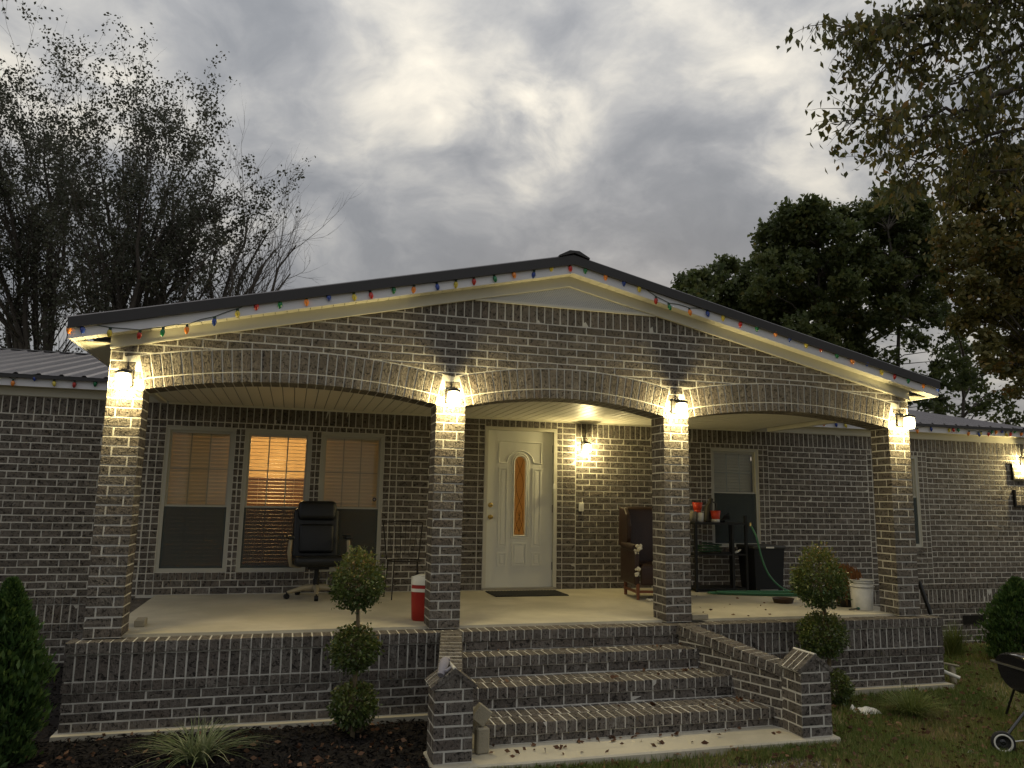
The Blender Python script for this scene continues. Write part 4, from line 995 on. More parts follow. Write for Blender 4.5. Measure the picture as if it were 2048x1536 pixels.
hang((11.3, -1.0, 3.3), [(2120, 70, 8.2), (2040, 90, 8.0), (1980, 130, 7.9), (1900, 170, 7.9)], .04, 2)
hang((11.3, -1.0, 2.7), [(2120, 240, 7.7), (2040, 255, 7.6), (1960, 280, 7.5), (1880, 300, 7.4), (1810, 310, 7.4)], .03, 2)
hang((11.3, -1.0, 2.4), [(2120, 330, 7.9), (2020, 340, 7.8), (1930, 350, 7.7), (1850, 330, 7.6)], .03, 1)
tb.b.build('trunk', BARK, nt)
pos, sz, tn = leaves_at(tips, 2, .05, .034, .056, .35, .3, .72); pos[:, 2] -= .03
up = rng.normal(size=(len(pos), 3))*.55+np.array([0, 0, -1.0]); put('crown', leaf_mesh('crown', pos, sz, tn, LEAF_DRY, 1.9, up=up), nt)
random.seed(50)

# ---------------------------------------------------------------- topiaries
def topiary(base, balls, label):
    t = thing('topiary', base, label, 'topiary', 'three-ball topiaries'); x, y, z = base; b = B()
    b.tube([(x, y, z), (x-.01, y, z+.4), (x+.008, y, balls[1][2]), (balls[0][0], y, balls[0][2])], [.022, .019, .017, .013], 7); b.build('trunk', BARKL, t)
    for i, (cx, cy, cz, r) in enumerate(balls):
        n = int(3000*(r/.22)**2); d = rng.normal(size=(n, 3)); d /= np.linalg.norm(d, axis=1)[:, None]; lump = 1+.16*np.sin(d[:, 0]*7+i)*np.sin(d[:, 1]*6+2*i)*np.cos(d[:, 2]*5)+.07*np.sin(d[:, 0]*17)*np.sin(d[:, 2]*15+i)
        rr = r*lump*rng.uniform(.3, 1.0, n)**.4*rng.normal(1, .06, n); p = d*rr[:, None]; p[:, 2] *= .95
        if i == 0: p[:, 2] += np.where(d[:, 2] > .55, (d[:, 2]-.55)*r*1.2*rng.uniform(.2, 1, n), 0)
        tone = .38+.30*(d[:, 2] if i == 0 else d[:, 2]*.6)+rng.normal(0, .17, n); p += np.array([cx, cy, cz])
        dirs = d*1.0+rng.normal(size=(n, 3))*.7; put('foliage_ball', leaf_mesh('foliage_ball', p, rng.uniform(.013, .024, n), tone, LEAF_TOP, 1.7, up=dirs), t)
        tw = Tubes()
        for k in range(26):
            q = Vector((random.gauss(0, 1), random.gauss(0, 1), random.gauss(.3, 1))).normalized(); tw.limb([Vector((cx, cy, cz)), Vector((cx, cy, cz))+q*r*.97], .004, .0018, 3)
        tw.b.build('twigs', BARKL, t)['kind'] = 'stuff'
topiary((2.117, -.585, -.77), [(2.10, -.585, .452, .222), (2.095, -.585, -.05, .200), (2.11, -.585, -.475, .192)], 'three-ball topiary in the mulch bed beside the steps')
topiary((6.70, -.41, -.82), [(6.618, -.41, .405, .275), (6.63, -.41, -.105, .232), (6.72, -.41, -.60, .185)], 'three-ball topiary on the lawn in front of the white bucket')
def cedar(base, h, r, label, n=9000, seed=1):
    t = thing('arborvitae', base, label, 'arborvitae', 'columnar arborvitae'); x, y, z = base; B().tube([(x, y, z), (x, y, z+h*.85)], [.03, .008], 6).build('trunk', BARK, t)
    f = rng.uniform(0, 1, n)**.85; a = rng.uniform(0, 2*np.pi, n); prof = np.minimum(1, (1-f)*1.9+.04)**.8*np.minimum(1, .75+f*1.2); lump = 1+.13*np.sin(a*5+f*23+seed)+.10*np.sin(a*3-f*41)
    rr = r*prof*lump*rng.uniform(.35, 1.05, n)**.4*rng.normal(1, .11, n)*(1+.10*np.sin(a*9+f*60)); p = np.stack([x+rr*np.cos(a), y+rr*np.sin(a), z+.03+f*h], 1)
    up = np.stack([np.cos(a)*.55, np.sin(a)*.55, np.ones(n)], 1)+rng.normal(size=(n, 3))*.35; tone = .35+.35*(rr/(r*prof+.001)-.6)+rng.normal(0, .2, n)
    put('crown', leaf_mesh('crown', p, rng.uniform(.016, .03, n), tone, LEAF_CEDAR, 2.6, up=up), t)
cedar((-.35, -.62, -.77), 1.25, .25, 'dark arborvitae column by the porch corner, at the mulch bed', 13000, 1)
cedar((10.72, 1.0, -.89), 1.12, .37, 'bushy arborvitae at the far end of the lawn, behind the grill', 11000, 2)
def tuft(name, base, h, r, n, mt, label, cat, wid=.006, grp=None, arch=.5, tone=.5):
    t = thing(name, base, label, cat, grp); x, y, z = base; k = 6; V = []; T_ = []
    for i in range(n):
        a = random.uniform(0, 2*math.pi); q = random.random()**.6; L = h*random.uniform(.75, 1.15); lean = q*arch; px, py = x+random.gauss(0, r*.14), y+random.gauss(0, r*.14); w_ = wid*random.uniform(.7, 1.3); ca, sa = math.cos(a), math.sin(a); pv = None; tt = random.gauss(tone, .22)
        for j in range(k+1):
            f = j/k; out = r*(lean*2)*f**1.5*random.uniform(.97, 1.03); zz2 = z+L*(f-lean*.62*f**2.6); c = (px+ca*out, py+sa*out, zz2); ww = w_*(1-f**2)+.0006; cur = ((c[0]-sa*ww, c[1]+ca*ww, c[2]), (c[0]+sa*ww, c[1]-ca*ww, c[2]))
            if pv: V += [pv[0], pv[1], cur[1], cur[0]]; T_.append(tt)
            pv = cur
    put('blades', quads('blades', np.array(V), len(T_), np.array(T_), mt), t); return t
tuft('liriope', (1.01, -.90, -.77), .36, .27, 190, LEAF_LIR, 'pale variegated grass clump in the mulch bed', 'plant', .0055, arch=1.05, tone=.6)
tuft('feathery_shrub', (7.18, -.90, -.83), .36, .26, 420, LEAF_SHRUB, 'small feathery green shrub on the lawn before the porch base', 'shrub', .003, arch=.8, tone=.62)
tuft('feathery_shrub', (10.35, 1.7, -.90), .52, .28, 300, LEAF_SHRUB, 'small green shrub against the house wall past the porch corner', 'shrub', .004, arch=.5, tone=.55)
tuft('weed_patch', (9.1, .6, -.86), .2, .35, 130, LEAF_SHRUB, 'patch of tall pale weeds beside the porch corner', 'weeds', .006, arch=1.0, tone=.85)
# ================================================================== GROUND COVER
def ingarden(x, y): return x < 2.56 and y > -3.2-.15*math.sin(x*3) and y < -.18 and x > -6
b = B(); gx_ = [-6+.22*i for i in range(39)]+[2.585, 2.70, 2.96]; gy_ = [-3.3+.2*i for i in range(16)]+[-.175]
b.v = [(x, y, gh(x, y)+.035+.010*math.sin(x*9)*math.sin(y*8)) for y in gy_ for x in gx_]; n = len(gx_)
b.f = [(j*n+i, j*n+i+1, (j+1)*n+i+1, (j+1)*n+i) for j in range(len(gy_)-1) for i in range(n-1)]; b.sm = [True]*len(b.f)
tag(b.build('mulch_bed', mat('mulch_soil', (.014, .010, .008), .95, bump=1, bscale=60, var=.5)), kind='structure')
b = B(); ax = [-6+.49*i for i in range(13)]; ay = [-.176+.29*i for i in range(11)]; n = len(ax)
b.v = [(x, y, gh(x, y)+.036+.012*math.sin(x*9)*math.sin(y*8)) for y in ay for x in ax]; b.f = [(j*n+i, j*n+i+1, (j+1)*n+i+1, (j+1)*n+i) for j in range(len(ay)-1) for i in range(n-1)]; b.sm = [True]*len(b.f)
tag(b.build('mulch_bed', MATS['mulch_soil']), kind='structure')
N = 16000; px = rng.uniform(-1.2, 2.84, N); py = rng.uniform(-2.4, -.185, N); kk = rng.random(N) < .12; px = np.where(kk, rng.uniform(-1.5, -.13, N), np.where((px > 2.58) & (py < -1.1), px-1.5, px)); py = np.where(kk, rng.uniform(-.2, 2.6, N), py)
pos = np.stack([px, py, np.array([gh(a, c) for a, c in zip(px, py)])+.036+rng.uniform(0, .03, N)], 1); up = rng.normal(size=(N, 3)); up[:, 2] *= .35
tag(put('mulch_chips', leaf_mesh('mulch_chips', pos, rng.uniform(.008, .022, N), rng.beta(2, 2.4, N), MULCH, 3.0, up=up)), 'dark bark mulch chips covering the bed', 'mulch', kind='stuff')
def blades(region, N, h0, h1, tone_f, name, label, wid=.0052):
    V = np.empty((N, 3, 3)); T_ = np.empty(N); i = 0
    while i < N:
        x, y = region()
        z = gh(x, y); h = random.uniform(h0, h1); a = random.uniform(0, 6.283); ln = random.uniform(0, .8)*h; ca, sa = math.cos(a), math.sin(a); bq = random.uniform(0, 6.283); w_ = wid*random.uniform(.6, 1.5)
        V[i, 0] = (x-math.cos(bq)*w_, y-math.sin(bq)*w_, z-.004); V[i, 1] = (x+math.cos(bq)*w_, y+math.sin(bq)*w_, z-.004); V[i, 2] = (x+ca*ln, y+sa*ln, z+h); T_[i] = tone_f(x, y); i += 1
    tag(put(name, quads(name, V.reshape(-1, 3), N, T_, LEAF_GRASS, True)), label, 'grass', kind='stuff')
def lawn_spot():
    while True:
        u = random.uniform(930, 2120); v = random.uniform(1270, 1600); q = atZ(u, v, -.79)
        if q.y > 2.6 or q.y < -4: continue
        if 2.5 < q.x < 5.98 and q.y > -1.5: continue
        if q.x < 8.45 and q.y > -.18: continue
        if q.x < 2.58: continue
        nzv = math.sin(q.x*2.1+1.3)*math.sin(q.y*2.7)+.5*math.sin(q.x*5.3-q.y*4.1)
        if nzv < -.35 and random.random() < .75: continue
        if 3.6 < q.x < 5.6 and q.y < -1.72 and random.random() < .8: continue
        return q.x, q.y
blades(lawn_spot, 75000, .025, .075, lambda x, y: random.gauss(.48+.26*math.sin(x*1.9+.6*math.sin(y*3.1))*math.cos(y*2.3+x*.4)+.12*math.sin(x*6.1)*math.sin(y*5.3), .22), 'lawn_grass', 'patchy short lawn grass right of the steps')
def dead(n, spot, name, label, s0=.03, s1=.06, lift=.008):
    P_ = np.array([spot() for _ in range(n)]); up = rng.normal(size=(n, 3)); up[:, 2] *= .25; P_[:, 2] += lift+rng.uniform(0, .012, n)
    tag(put(name, leaf_mesh(name, P_, rng.uniform(s0, s1, n), rng.beta(2, 2, n), LEAF_BROWN, 1.7, up=up)), label, 'leaf litter', kind='stuff')
def lawn_leaf(): x, y = lawn_spot(); return x, y, gh(x, y)+.012
dead(1500, lawn_leaf, 'lawn_leaf_litter', 'dead brown leaves scattered on the lawn', .018, .04, .022)
dead(420, lambda: (lambda x, y: (x, y, gh(x, y)+.06))(random.uniform(-.8, 2.55), random.uniform(-2.2, -.2)), 'bed_leaf_litter', 'dead brown leaves scattered over the mulch bed', .018, .036)
def step_leaf():
    r = random.random()
    if r < .55: x = random.uniform(3.05, 5.55); return x, random.choice((random.uniform(-1.2, -1.12), random.gauss(-1.3, .09))), -.698
    i = random.randrange(3); x = TX1[i]-abs(random.gauss(0, .35)) if random.random() < .6 else random.uniform(TX0[i]+.1, TX1[i]-.1); return x, TY[i]+random.uniform(.1, .33), TZ[i]
dead(110, step_leaf, 'step_leaf_litter', 'dead brown leaves caught on the brick steps and slab', .02, .04, .006)
dead(26, lambda: (random.uniform(5.6, 8.1), random.uniform(.1, 2.0), 0), 'porch_leaf_litter', 'few dead leaves on the porch floor', .014, .03, .006)
GRAV = m_leaf('gravel', [(0, (.09, .06, .05)), (.5, (.19, .15, .14)), (1, (.34, .30, .28))], .9, 0)
N = 5200; px = rng.uniform(3.2, 5.9, N); py = rng.uniform(-2.5, -1.72, N)+.10*np.sin(px*4); pos = np.stack([px, py, np.array([gh(a, c) for a, c in zip(px, py)])+.004], 1); up = rng.normal(size=(N, 3)); up[:, 2] *= .4
tag(put('gravel', leaf_mesh('gravel', pos, rng.uniform(.008, .02, N), rng.uniform(0, 1, N), GRAV, 1.3, up=up)), 'loose pinkish gravel at the lawn edge before the steps', 'gravel', kind='stuff')

# ================================================================== PORCH FURNITURE
def rot_thing(name, loc, rz, label, cat, group=None): return thing(name, loc, label, cat, group, rz)
# --- office chair (local: faces -y)
oc = rot_thing('office_chair', (1.87, 2.30, 0), R_(6), 'black high-back office chair on beige five-star base, in front of the windows', 'office chair')
def cush(parent, name, mt, c, s, rx=0, rbev=.05, n=2, rz=0, ry=0):
    b = B().box(-s[0]/2, s[0]/2, -s[1]/2, s[1]/2, -s[2]/2, s[2]/2); o = bpy.data.objects.new(name, b.mesh(name, mt)); o.location = c; o.rotation_euler = (rx, ry, rz); COL.objects.link(o); o.parent = parent
    md = o.modifiers.new('bev', 'BEVEL'); md.width = rbev; md.segments = 4
    for p in o.data.polygons: p.use_smooth = True
    return o
cush(oc, 'seat', LEATHER, (0, -.03, .415), (.56, .52, .12), R_(-3), .05)
cush(oc, 'backrest', LEATHER, (0, .23, .70), (.53, .09, .62), R_(-9), .042)
cush(oc, 'headrest', LEATHER, (0, .225, .985), (.45, .13, .23), R_(-10), .055)
cush(oc, 'lumbar_pad', LEATHER, (0, .165, .66), (.40, .07, .34), R_(-9), .034)
for s in (-1, 1):
    cush(oc, 'armrest', LEATHER, (s*.325, -.05, .685), (.075, .27, .045), 0, .02)
    b = B().tube([(s*.325, -.12, .665), (s*.335, -.13, .52), (s*.30, -.05, .37), (s*.2, 0, .35)], [.020, .022, .022, .018], 8); b.build('arm_support', BEIGEP, oc, False)
b = B().tube([(0, 0, .355), (0, 0, .20)], .028, 12); b.tube([(0, 0, .21), (0, 0, .09)], .036, 12); b.build('gas_lift', BLACKM, oc, False)
B().box(-.12, .12, -.14, .12, .325, .356).build('tilt_mechanism', BLACKM, oc, False)
for k in range(5):
    a = R_(-90-6+72*k); c, s = math.cos(a), math.sin(a)
    B().tube([(c*.03, s*.03, .115), (c*.16, s*.16, .112), (c*.33, s*.33, .072)], [.036, .03, .018], 8).build('base_arm', BEIGEP, oc, False)
    b = B().tube([(c*.335-s*.022, s*.335+c*.022, .03), (c*.335+s*.022, s*.335-c*.022, .03)], .0295, 12); b.tube([(c*.335, s*.335, .03), (c*.335, s*.335, .075)], .009, 6); b.build('caster', BLACKM, oc, False)
# --- wire chair
wc = rot_thing('wire_chair', (2.86, 2.15, 0), R_(0), 'thin black wire-frame chair against the brick wall by the pier', 'chair')
IR = mat('wrought_iron', (.018, .014, .011), .6)
b = B(); b.tube([(-.19, .14, .43), (-.24, .21, .86)], .007, 6); b.tube([(.19, .14, .43), (.24, .21, .86)], .007, 6); b.tube([(-.24+.48*k/10, .21+.02*math.sin(math.pi*k/10), .86+.012*math.sin(math.pi*k/10)) for k in range(11)], .006, 6); b.build('back_frame', IR, wc, False)
for k in range(6): x = -.14+.28*k/5; B().tube([(x*1.25, .215, .86), (x*1.05, .17, .62), (x*.85, .15, .49)], .0032, 5).build('back_wire', IR, wc, False)
b = B().tube([(-.16, .155, .49), (.16, .155, .49)], .0035, 5); b.build('lower_rail', IR, wc, False)
b = B().tube([(.20*math.cos(t), .20*math.sin(t)-.03, .43) for t in [2*math.pi*k/24 for k in range(25)]], .009, 6)
for k in range(9): x = -.16+.04*k; hh = math.sqrt(max(0, .2**2-x*x)); b.tube([(x, -.03-hh, .43), (x, -.03+hh, .43)], .003, 4)
b.build('seat', IR, wc, False)
for (x, y) in ((-.15, -.18), (.15, -.18), (-.19, .16), (.19, .16)): B().tube([(x*.9, y*.8, .43), (x*1.05, y*1.15, 0)], .007, 6).build('leg', IR, wc, False)
B().tube([(-.14+.28*k/8, -.12+.24*math.sin(math.pi*k/8)*.4, .15+.02*math.sin(math.pi*k/8)) for k in range(9)], .004, 5).build('stretcher', IR, wc, False)
# --- cooler jug
ck = rot_thing('drink_cooler', (2.835, .46, 0), R_(-25), 'red drink cooler with white lid standing beside the brick pier', 'cooler')
def squircle(rx, z, n=28, p=3.2): return [(rx*math.copysign(abs(math.cos(a))**(2/p), math.cos(a)), rx*.98*math.copysign(abs(math.sin(a))**(2/p), math.sin(a)), z) for a in [2*math.pi*k/n for k in range(n)]]
def loft(secs, name, mt, parent):
    b = B(); n = len(secs[0]); vs = [v for s in secs for v in s]; b.add(vs, [(i*n+k, i*n+(k+1) % n, (i+1)*n+(k+1) % n, (i+1)*n+k) for i in range(len(secs)-1) for k in range(n)], True); b.add(secs[-1], [tuple(range(n))]); b.add(secs[0], [tuple(range(n))[::-1]]); return b.build(name, mt, parent, False)
loft([squircle(.105, 0), squircle(.118, .012), squircle(.125, .15), squircle(.128, .275)], 'body', RED, ck); loft([squircle(.131, .270), squircle(.131, .300)], 'band', OFFW, ck); loft([squircle(.127, .2995), squircle(.124, .335)], 'upper_body', RED, ck)
loft([squircle(.129, .334), squircle(.128, .375), squircle(.112, .41), squircle(.07, .424)], 'lid', OFFW, ck)
b = B().tube([(-.135, 0, .285), (-.137, 0, .34), (-.12, -.06, .40), (0, -.1, .418), (.12, -.06, .40), (.137, 0, .34), (.135, 0, .285)], .009, 8); b.build('handle', OFFW, ck, False)
# --- door mat
o = thing('door_mat', (4.43, 2.31, .004), 'flat black rubber door mat in front of the white door', 'mat'); m_ = B().box(3.96, 4.89, 2.05, 2.575, .002, .013, bev=.004); m_.build('mat_base', RUBBER, o)
b = B()
for k in range(22): x = 3.99+.87*k/21; b.box(x, x+.022, 2.07, 2.555, .0132, .0165)
b.build('mat_ribs', RUBBER, o)
# --- wing armchair (local: faces -y, origin at floor centre)
ac = rot_thing('wing_armchair', (5.92, 1.80, 0), R_(-7), 'torn dark oxblood wing armchair with stuffing showing, behind the pier', 'armchair')
def cbox(name, mt, c, s, rx=0, bev=.03, rz=0): return cush(ac, name, mt, c, s, rx, bev, rz=rz)
cbox('backrest', WINE, (0, .28, .73), (.60, .13, .74), R_(-8), .06); cbox('seat', WINE, (0, -.02, .36), (.52, .56, .12), 0, .045); cbox('seat_front', WINE, (0, -.285, .28), (.54, .05, .22), 0, .02)
for s in (-1, 1):
    cbox('side_panel', WINE, (s*.315, .0, .38), (.07, .58, .42), 0, .025)
    o = B().tube([(s*.325, -.29, .60), (s*.325, -.1, .605), (s*.32, .22, .62)], [.052, .05, .045], 12).build('armrest', WINE, ac, False)
    prof = [(-.02, .60), (-.09, .70), (-.10, .86), (-.05, 1.0), (.06, 1.08), (.26, 1.09), (.30, .60)]
    b = B().prism(prof, -.028, .028, Matrix.Translation((s*.318, .08, 0)) @ Matrix.Rotation(R_(90), 4, 'Z')); o = b.build('wing', WINE, ac, False); md = o.modifiers.new('bev', 'BEVEL'); md.width = .018; md.segments = 3
for (x, y) in ((-.30, -.27), (.30, -.27), (-.28, .28), (.28, .28)): B().tube([(x, y, .19), (x, y, .0)], [.026, .021], 4 if y < 0 else 8).build('leg', WOOD, ac, False)
for s in (-1, 1): B().box(s*.30-.012, s*.30+.012, -.25, .26, .075, .105).build('stretcher', WOOD, ac, False)
B().box(-.285, .285, -.28, -.255, .08, .11).build('stretcher', WOOD, ac, False)
def fluff(parent, c, r, name='stuffing', n=9):
    b = B()
    for k in range(n):
        q = Vector(c)+Vector((random.gauss(0, r*.4), random.gauss(0, r*.3), random.gauss(0, r*.4))); rr = r*random.uniform(.3, .55); b.lathe([(0, -rr), (rr*.7, -rr*.6), (rr, 0), (rr*.6, rr*.7), (0, rr)], tuple(q), 6)
    return b.build(name, STUFF, parent, False)
for c, r in (((-.30, -.335, .62), .045), ((-.33, -.30, .57), .03), ((-.31, -.32, .36), .04), ((-.32, -.31, .29), .035), ((.02, -.31, .36), .05), ((.1, -.32, .30), .04), ((-.1, -.30, .42), .03)): fluff(ac, c, r)
t = thing('stuffing_scrap', (5.75, 1.42, 0), 'scrap of white stuffing on the floor by the armchair leg', 'stuffing'); b = B()
for k in range(16): q = Vector((5.66+.24*random.random(), 1.42+random.gauss(0, .025), .014)); rr = random.uniform(.012, .024); b.lathe([(0, -.014), (rr, -.006), (rr*.9, .008), (0, .016)], tuple(q), 7)
b.build('fluff', STUFF, t)
# --- metal shelf table
sh = thing('metal_shelf', (7.15, 2.42, 0), 'black metal shelf table with pots, beside the narrow window', 'shelf'); SHM = mat('shelf_metal', (.016, .016, .015), .5, metal=.2)
X0, X1, Y0, Y1 = 6.72, 7.52, 2.20, 2.62
B().box(X0, X1, Y0, Y1, .875, .905).build('shelf_board', SHM, sh); B().box(X0+.02, X1-.02, Y0+.01, Y1-.01, .47, .49).build('shelf_board', SHM, sh); B().box(X0+.02, X1-.02, Y0+.01, Y1-.01, .02, .045).build('shelf_board', SHM, sh)
for (x, y, h) in ((X0+.02, Y0+.02, .874), (X1-.02, Y0+.02, 1.0), (X0+.02, Y1-.02, .874), (X1-.02, Y1-.02, .874), (X1-.22, Y0+.03, .874)): B().box(x-.017, x+.017, y-.017, y+.017, 0, h).build('leg', SHM, sh)
REDP = mat('orange_red_cup', (.62, .055, .02), .45)
def jar(u, v, rtop, h, z, mt, label, mt2=None, Y=2.35):
    q = atY(u, v, Y); t = thing('pot', (q.x, Y, z), label, 'pot'); B().lathe([(0, 0), (rtop*.8, 0), (rtop*.92, h*.4), (rtop, h), (rtop*.88, h), (rtop*.8, h*.5), (0, h*.45)], (q.x, Y, z), 18).build('pot_body', mt, t)
    if mt2: B().lathe([(rtop*1.02, h*.80), (rtop*1.12, h*.82), (rtop*1.12, h*1.0), (rtop*1.0, h*1.02)], (q.x, Y, z), 18).build('pot_rim', mt2, t)
    return q
TZ0 = .906
jar(1384, 1035, .062, .14, TZ0, STONE, 'squat tan pot on the shelf top by the pier'); q = jar(1400, 1034, .052, .125, TZ0, OFFW, 'cream jar on the shelf top')
t = thing('cup', (q.x-.03, 2.36, TZ0+.127), 'orange-red cup stacked on the cream jar', 'cup'); B().lathe([(0, 0), (.045, 0), (.05, .03), (.042, .034), (.055, .04), (.07, .135), (.062, .135), (.05, .05), (0, .05)], (q.x-.03, 2.36, TZ0+.127), 18).build('cup_body', REDP, t)
t = thing('bottle_vase', (atY(1416, 1030, 2.42).x, 2.45, TZ0), 'tall dark slanted jug behind the pots on the shelf', 'jug'); qx = t.location.x; B().tube([(qx, 2.45, TZ0), (qx+.01, 2.45, TZ0+.02), (qx+.03, 2.45, TZ0+.2), (qx+.06, 2.45, TZ0+.27), (qx+.075, 2.45, TZ0+.32)], [.05, .055, .055, .03, .03], 14).build('jug_body', mat('dark_glaze', (.035, .032, .022), .5), t); B().tube([(qx+.08, 2.45, TZ0+.28), (qx+.15, 2.45, TZ0+.25), (qx+.12, 2.45, TZ0+.12), (qx+.07, 2.45, TZ0+.09)], .012, 7).build('jug_handle', mat('dark_glaze'), t)
q = atY(1431, 1030, 2.33); t = thing('cup', (q.x, 2.33, TZ0), 'orange-red cup with a white base on the shelf top', 'cup'); B().lathe([(0, 0), (.055, 0), (.055, .04), (.05, .042), (0, .042)], (q.x, 2.33, TZ0), 18).build('cup_base', OFFW, t); B().lathe([(.05, .0425), (.055, .06), (.068, .155), (.06, .155), (.048, .06), (0, .06)], (q.x, 2.33, TZ0), 18).build('cup_body', REDP, t)
t = thing('gardening_glove', (q.x+.13, 2.33, TZ0), 'dark limp glove lying at the shelf end', 'glove'); b = B()
for k in range(5): b.tube([(q.x+.10+.01*k, 2.32+.012*k, TZ0+.03), (q.x+.16, 2.31+.016*k, TZ0+.05+.008*k), (q.x+.21+.006*k, 2.30+.02*k, TZ0+.045+.02*k)], [.014, .011, .007], 6)
b.build('glove_fingers', BLACKM, t); B().tube([(q.x+.06, 2.33, TZ0+.018), (q.x+.13, 2.34, TZ0+.028)], [.018, .03], 8).build('glove_palm', BLACKM, t)
t = thing('coiled_hose', (7.05, 2.36, .491), 'dark green hose coiled on the middle shelf', 'hose'); B().tube([(7.05+(.17+.012*math.sin(k*.7))*math.cos(k*.35), 2.40+.14*math.sin(k*.35), .505+.0018*k+.006*math.sin(k)) for k in range(60)], .011, 7).build('hose_tube', mat('dark_hose', (.012, .05, .022), .5), t)
b_ = thing('hose_nozzle', (7.40, 2.27, .49), 'pale hose nozzle at the middle shelf edge', 'nozzle'); B().tube([(7.35, 2.26, .505), (7.40, 2.26, .52), (7.44, 2.26, .545)], [.012, .016, .01], 8).build('nozzle_body', OFFW, b_)
# --- bin
bn = thing('trash_bin', (7.80, 2.33, 0), 'tall black square bin standing under the narrow window', 'bin'); b = B(); s0, s1 = .205, .235
def sq(h, z, cx=7.80, cy=2.33): return [(cx-h, cy-h*.85, z), (cx+h, cy-h*.85, z), (cx+h, cy+h*.85, z), (cx-h, cy+h*.85, z)]
secs = [sq(s0, .0), sq(s1, .565)]; b.add(secs[0]+secs[1], [(0, 1, 5, 4), (1, 2, 6, 5), (2, 3, 7, 6), (3, 0, 4, 7), (3, 2, 1, 0)]); b.build('bin_body', mat('bin_black', (.010, .011, .013), .5), bn)
rounded(7.80-.255, 7.80+.255, 2.33-.215, 2.33+.215, .562, .605, 'lid', mat('bin_lid', (.05, .05, .047), .5), bn, .012, 2)
B().box(7.74, 7.86, 2.33-.222, 2.33-.2155, .572, .592).build('lid_clip', OFFW, bn); B().box(7.80-.15, 7.80+.12, 2.33-.198, 2.33-.180, .012, .03).build('foot_pedal', mat('steel', (.3, .3, .3), .35, metal=.8), bn)
# --- garden hose
hs = thing('garden_hose', (7.5, 1.85, 0), 'green garden hose hanging from the shelf and looped on the floor', 'hose'); pts = []
p_ = [(7.545, 2.165, .87), (7.58, 2.09, .72), (7.63, 2.06, .45), (7.72, 2.03, .22), (7.88, 1.98, .06), (8.06, 1.90, .016), (8.28, 1.75, .014), (8.22, 1.62, .014), (7.9, 1.58, .014), (7.4, 1.70, .014), (6.95, 1.88, .014), (6.80, 1.98, .014), (6.86, 2.06, .014), (7.2, 2.03, .014), (7.7, 1.93, .016), (8.1, 1.83, .03), (8.3, 1.68, .036), (8.1, 1.56, .036), (7.7, 1.60, .036), (7.2, 1.72, .036), (6.9, 1.86, .034), (6.9, 1.95, .034), (7.3, 1.93, .034), (7.8, 1.86, .036), (8.12, 1.78, .055)]
pv = [Vector(a) for a in p_]
for i in range(len(pv)-1):
    a, b0, b1, c = pv[max(i-1, 0)], pv[i], pv[i+1], pv[min(i+2, len(pv)-1)]
    for k in range(6): f = k/6; pts.append(.5*((2*b0)+(b1-a)*f+(2*a-5*b0+4*b1-c)*f*f+(3*b0-a-3*b1+c)*f**3))
B().tube(pts, .0125, 8).build('hose_tube', GREENH, hs)
B().tube([(7.54, 2.165, .86), (7.54, 2.17, .905)], .016, 8).build('hose_fitting', BRASS, hs)
# --- bowl, bucket, fern, trowel, blocks
q = atZ(1577, 1208, 0); t = thing('pet_bowl', (q.x, q.y+.1, 0), 'low dark brown bowl on the open porch floor', 'bowl'); B().lathe([(0, .004), (.10, .002), (.115, .05), (.122, .055), (.108, .05), (.09, .012), (0, .012)], (q.x, q.y+.1, 0), 22, sx=1.1).build('bowl_body', mat('bowl_brown', (.05, .028, .018), .5), t)
bk_ = thing('plastic_bucket', (7.83, .44, 0), 'scuffed white plastic bucket against the end pier', 'bucket')
SCUF = mat('scuffed_white', (.58, .57, .52), .55, var=.4, vscale=16)
B().lathe([(0, .004), (.108, .0), (.112, .006), (.128, .33), (.124, .33), (.108, .02), (0, .02)], (7.83, .44, 0), 28).build('bucket_body', SCUF, bk_)
b = B()
for z in (.325, .30, .255): b.lathe([(.128, z-.006), (.137, z-.004), (.137, z+.004), (.128, z+.006)], (7.83, .44, 0), 28)
b.build('bucket_rims', SCUF, bk_)
t = thing('dead_fern', (7.78, .66, 0), 'rust-brown dead fern drooping behind the white bucket', 'plant'); V = []; T_ = []
for i in range(900):
    a = random.uniform(0, 6.283); f = random.random(); r = .20*math.sqrt(f); x = 7.78+r*math.cos(a); y = .66+.14*math.sin(a)*math.sqrt(f); z = .46-.9*r**1.5+random.gauss(0, .02); L = random.uniform(.06, .30)*(.4+f); w_ = .004; dx = math.cos(a)*.05
    ze = max(.01, z-L); V += [(x-w_, y, z), (x+w_, y, z), (x+dx+w_*.6, y, ze), (x+dx-w_*.6, y, ze)]; T_.append(random.random())
put('fronds', quads('fronds', np.array(V), len(T_), np.array(T_), FERN), t); B().lathe([(0, 0), (.08, 0), (.10, .2), (.09, .2), (0, .18)], (7.78, .68, 0), 14).build('fern_pot', BRONZE, t)
q = atZ(1718, 1221, 0); t = thing('hand_trowel', (q.x, q.y, 0), 'green garden hand tool lying on the porch floor by the bucket', 'trowel'); B().tube([(q.x-.13, q.y, .012), (q.x-.02, q.y+.02, .016), (q.x+.06, q.y+.03, .016)], [.006, .008, .014], 8).build('shaft', mat('tool_steel', (.1, .1, .09), .4, metal=.7), t); B().tube([(q.x+.0, q.y+.025, .018), (q.x+.13, q.y+.05, .02)], [.014, .017], 8).build('grip', mat('tool_green', (.01, .12, .08), .5), t)
def block(name, x0, x1, y0, y1, z0, h, label, mt=STONE, rz=0):
    t = thing(name, ((x0+x1)/2, (y0+y1)/2, z0), label, 'block', None, rz); o = B().box(-(x1-x0)/2, (x1-x0)/2, -(y1-y0)/2, (y1-y0)/2, 0, h, bev=.006).build(name+'_body', mt, t, False); return t
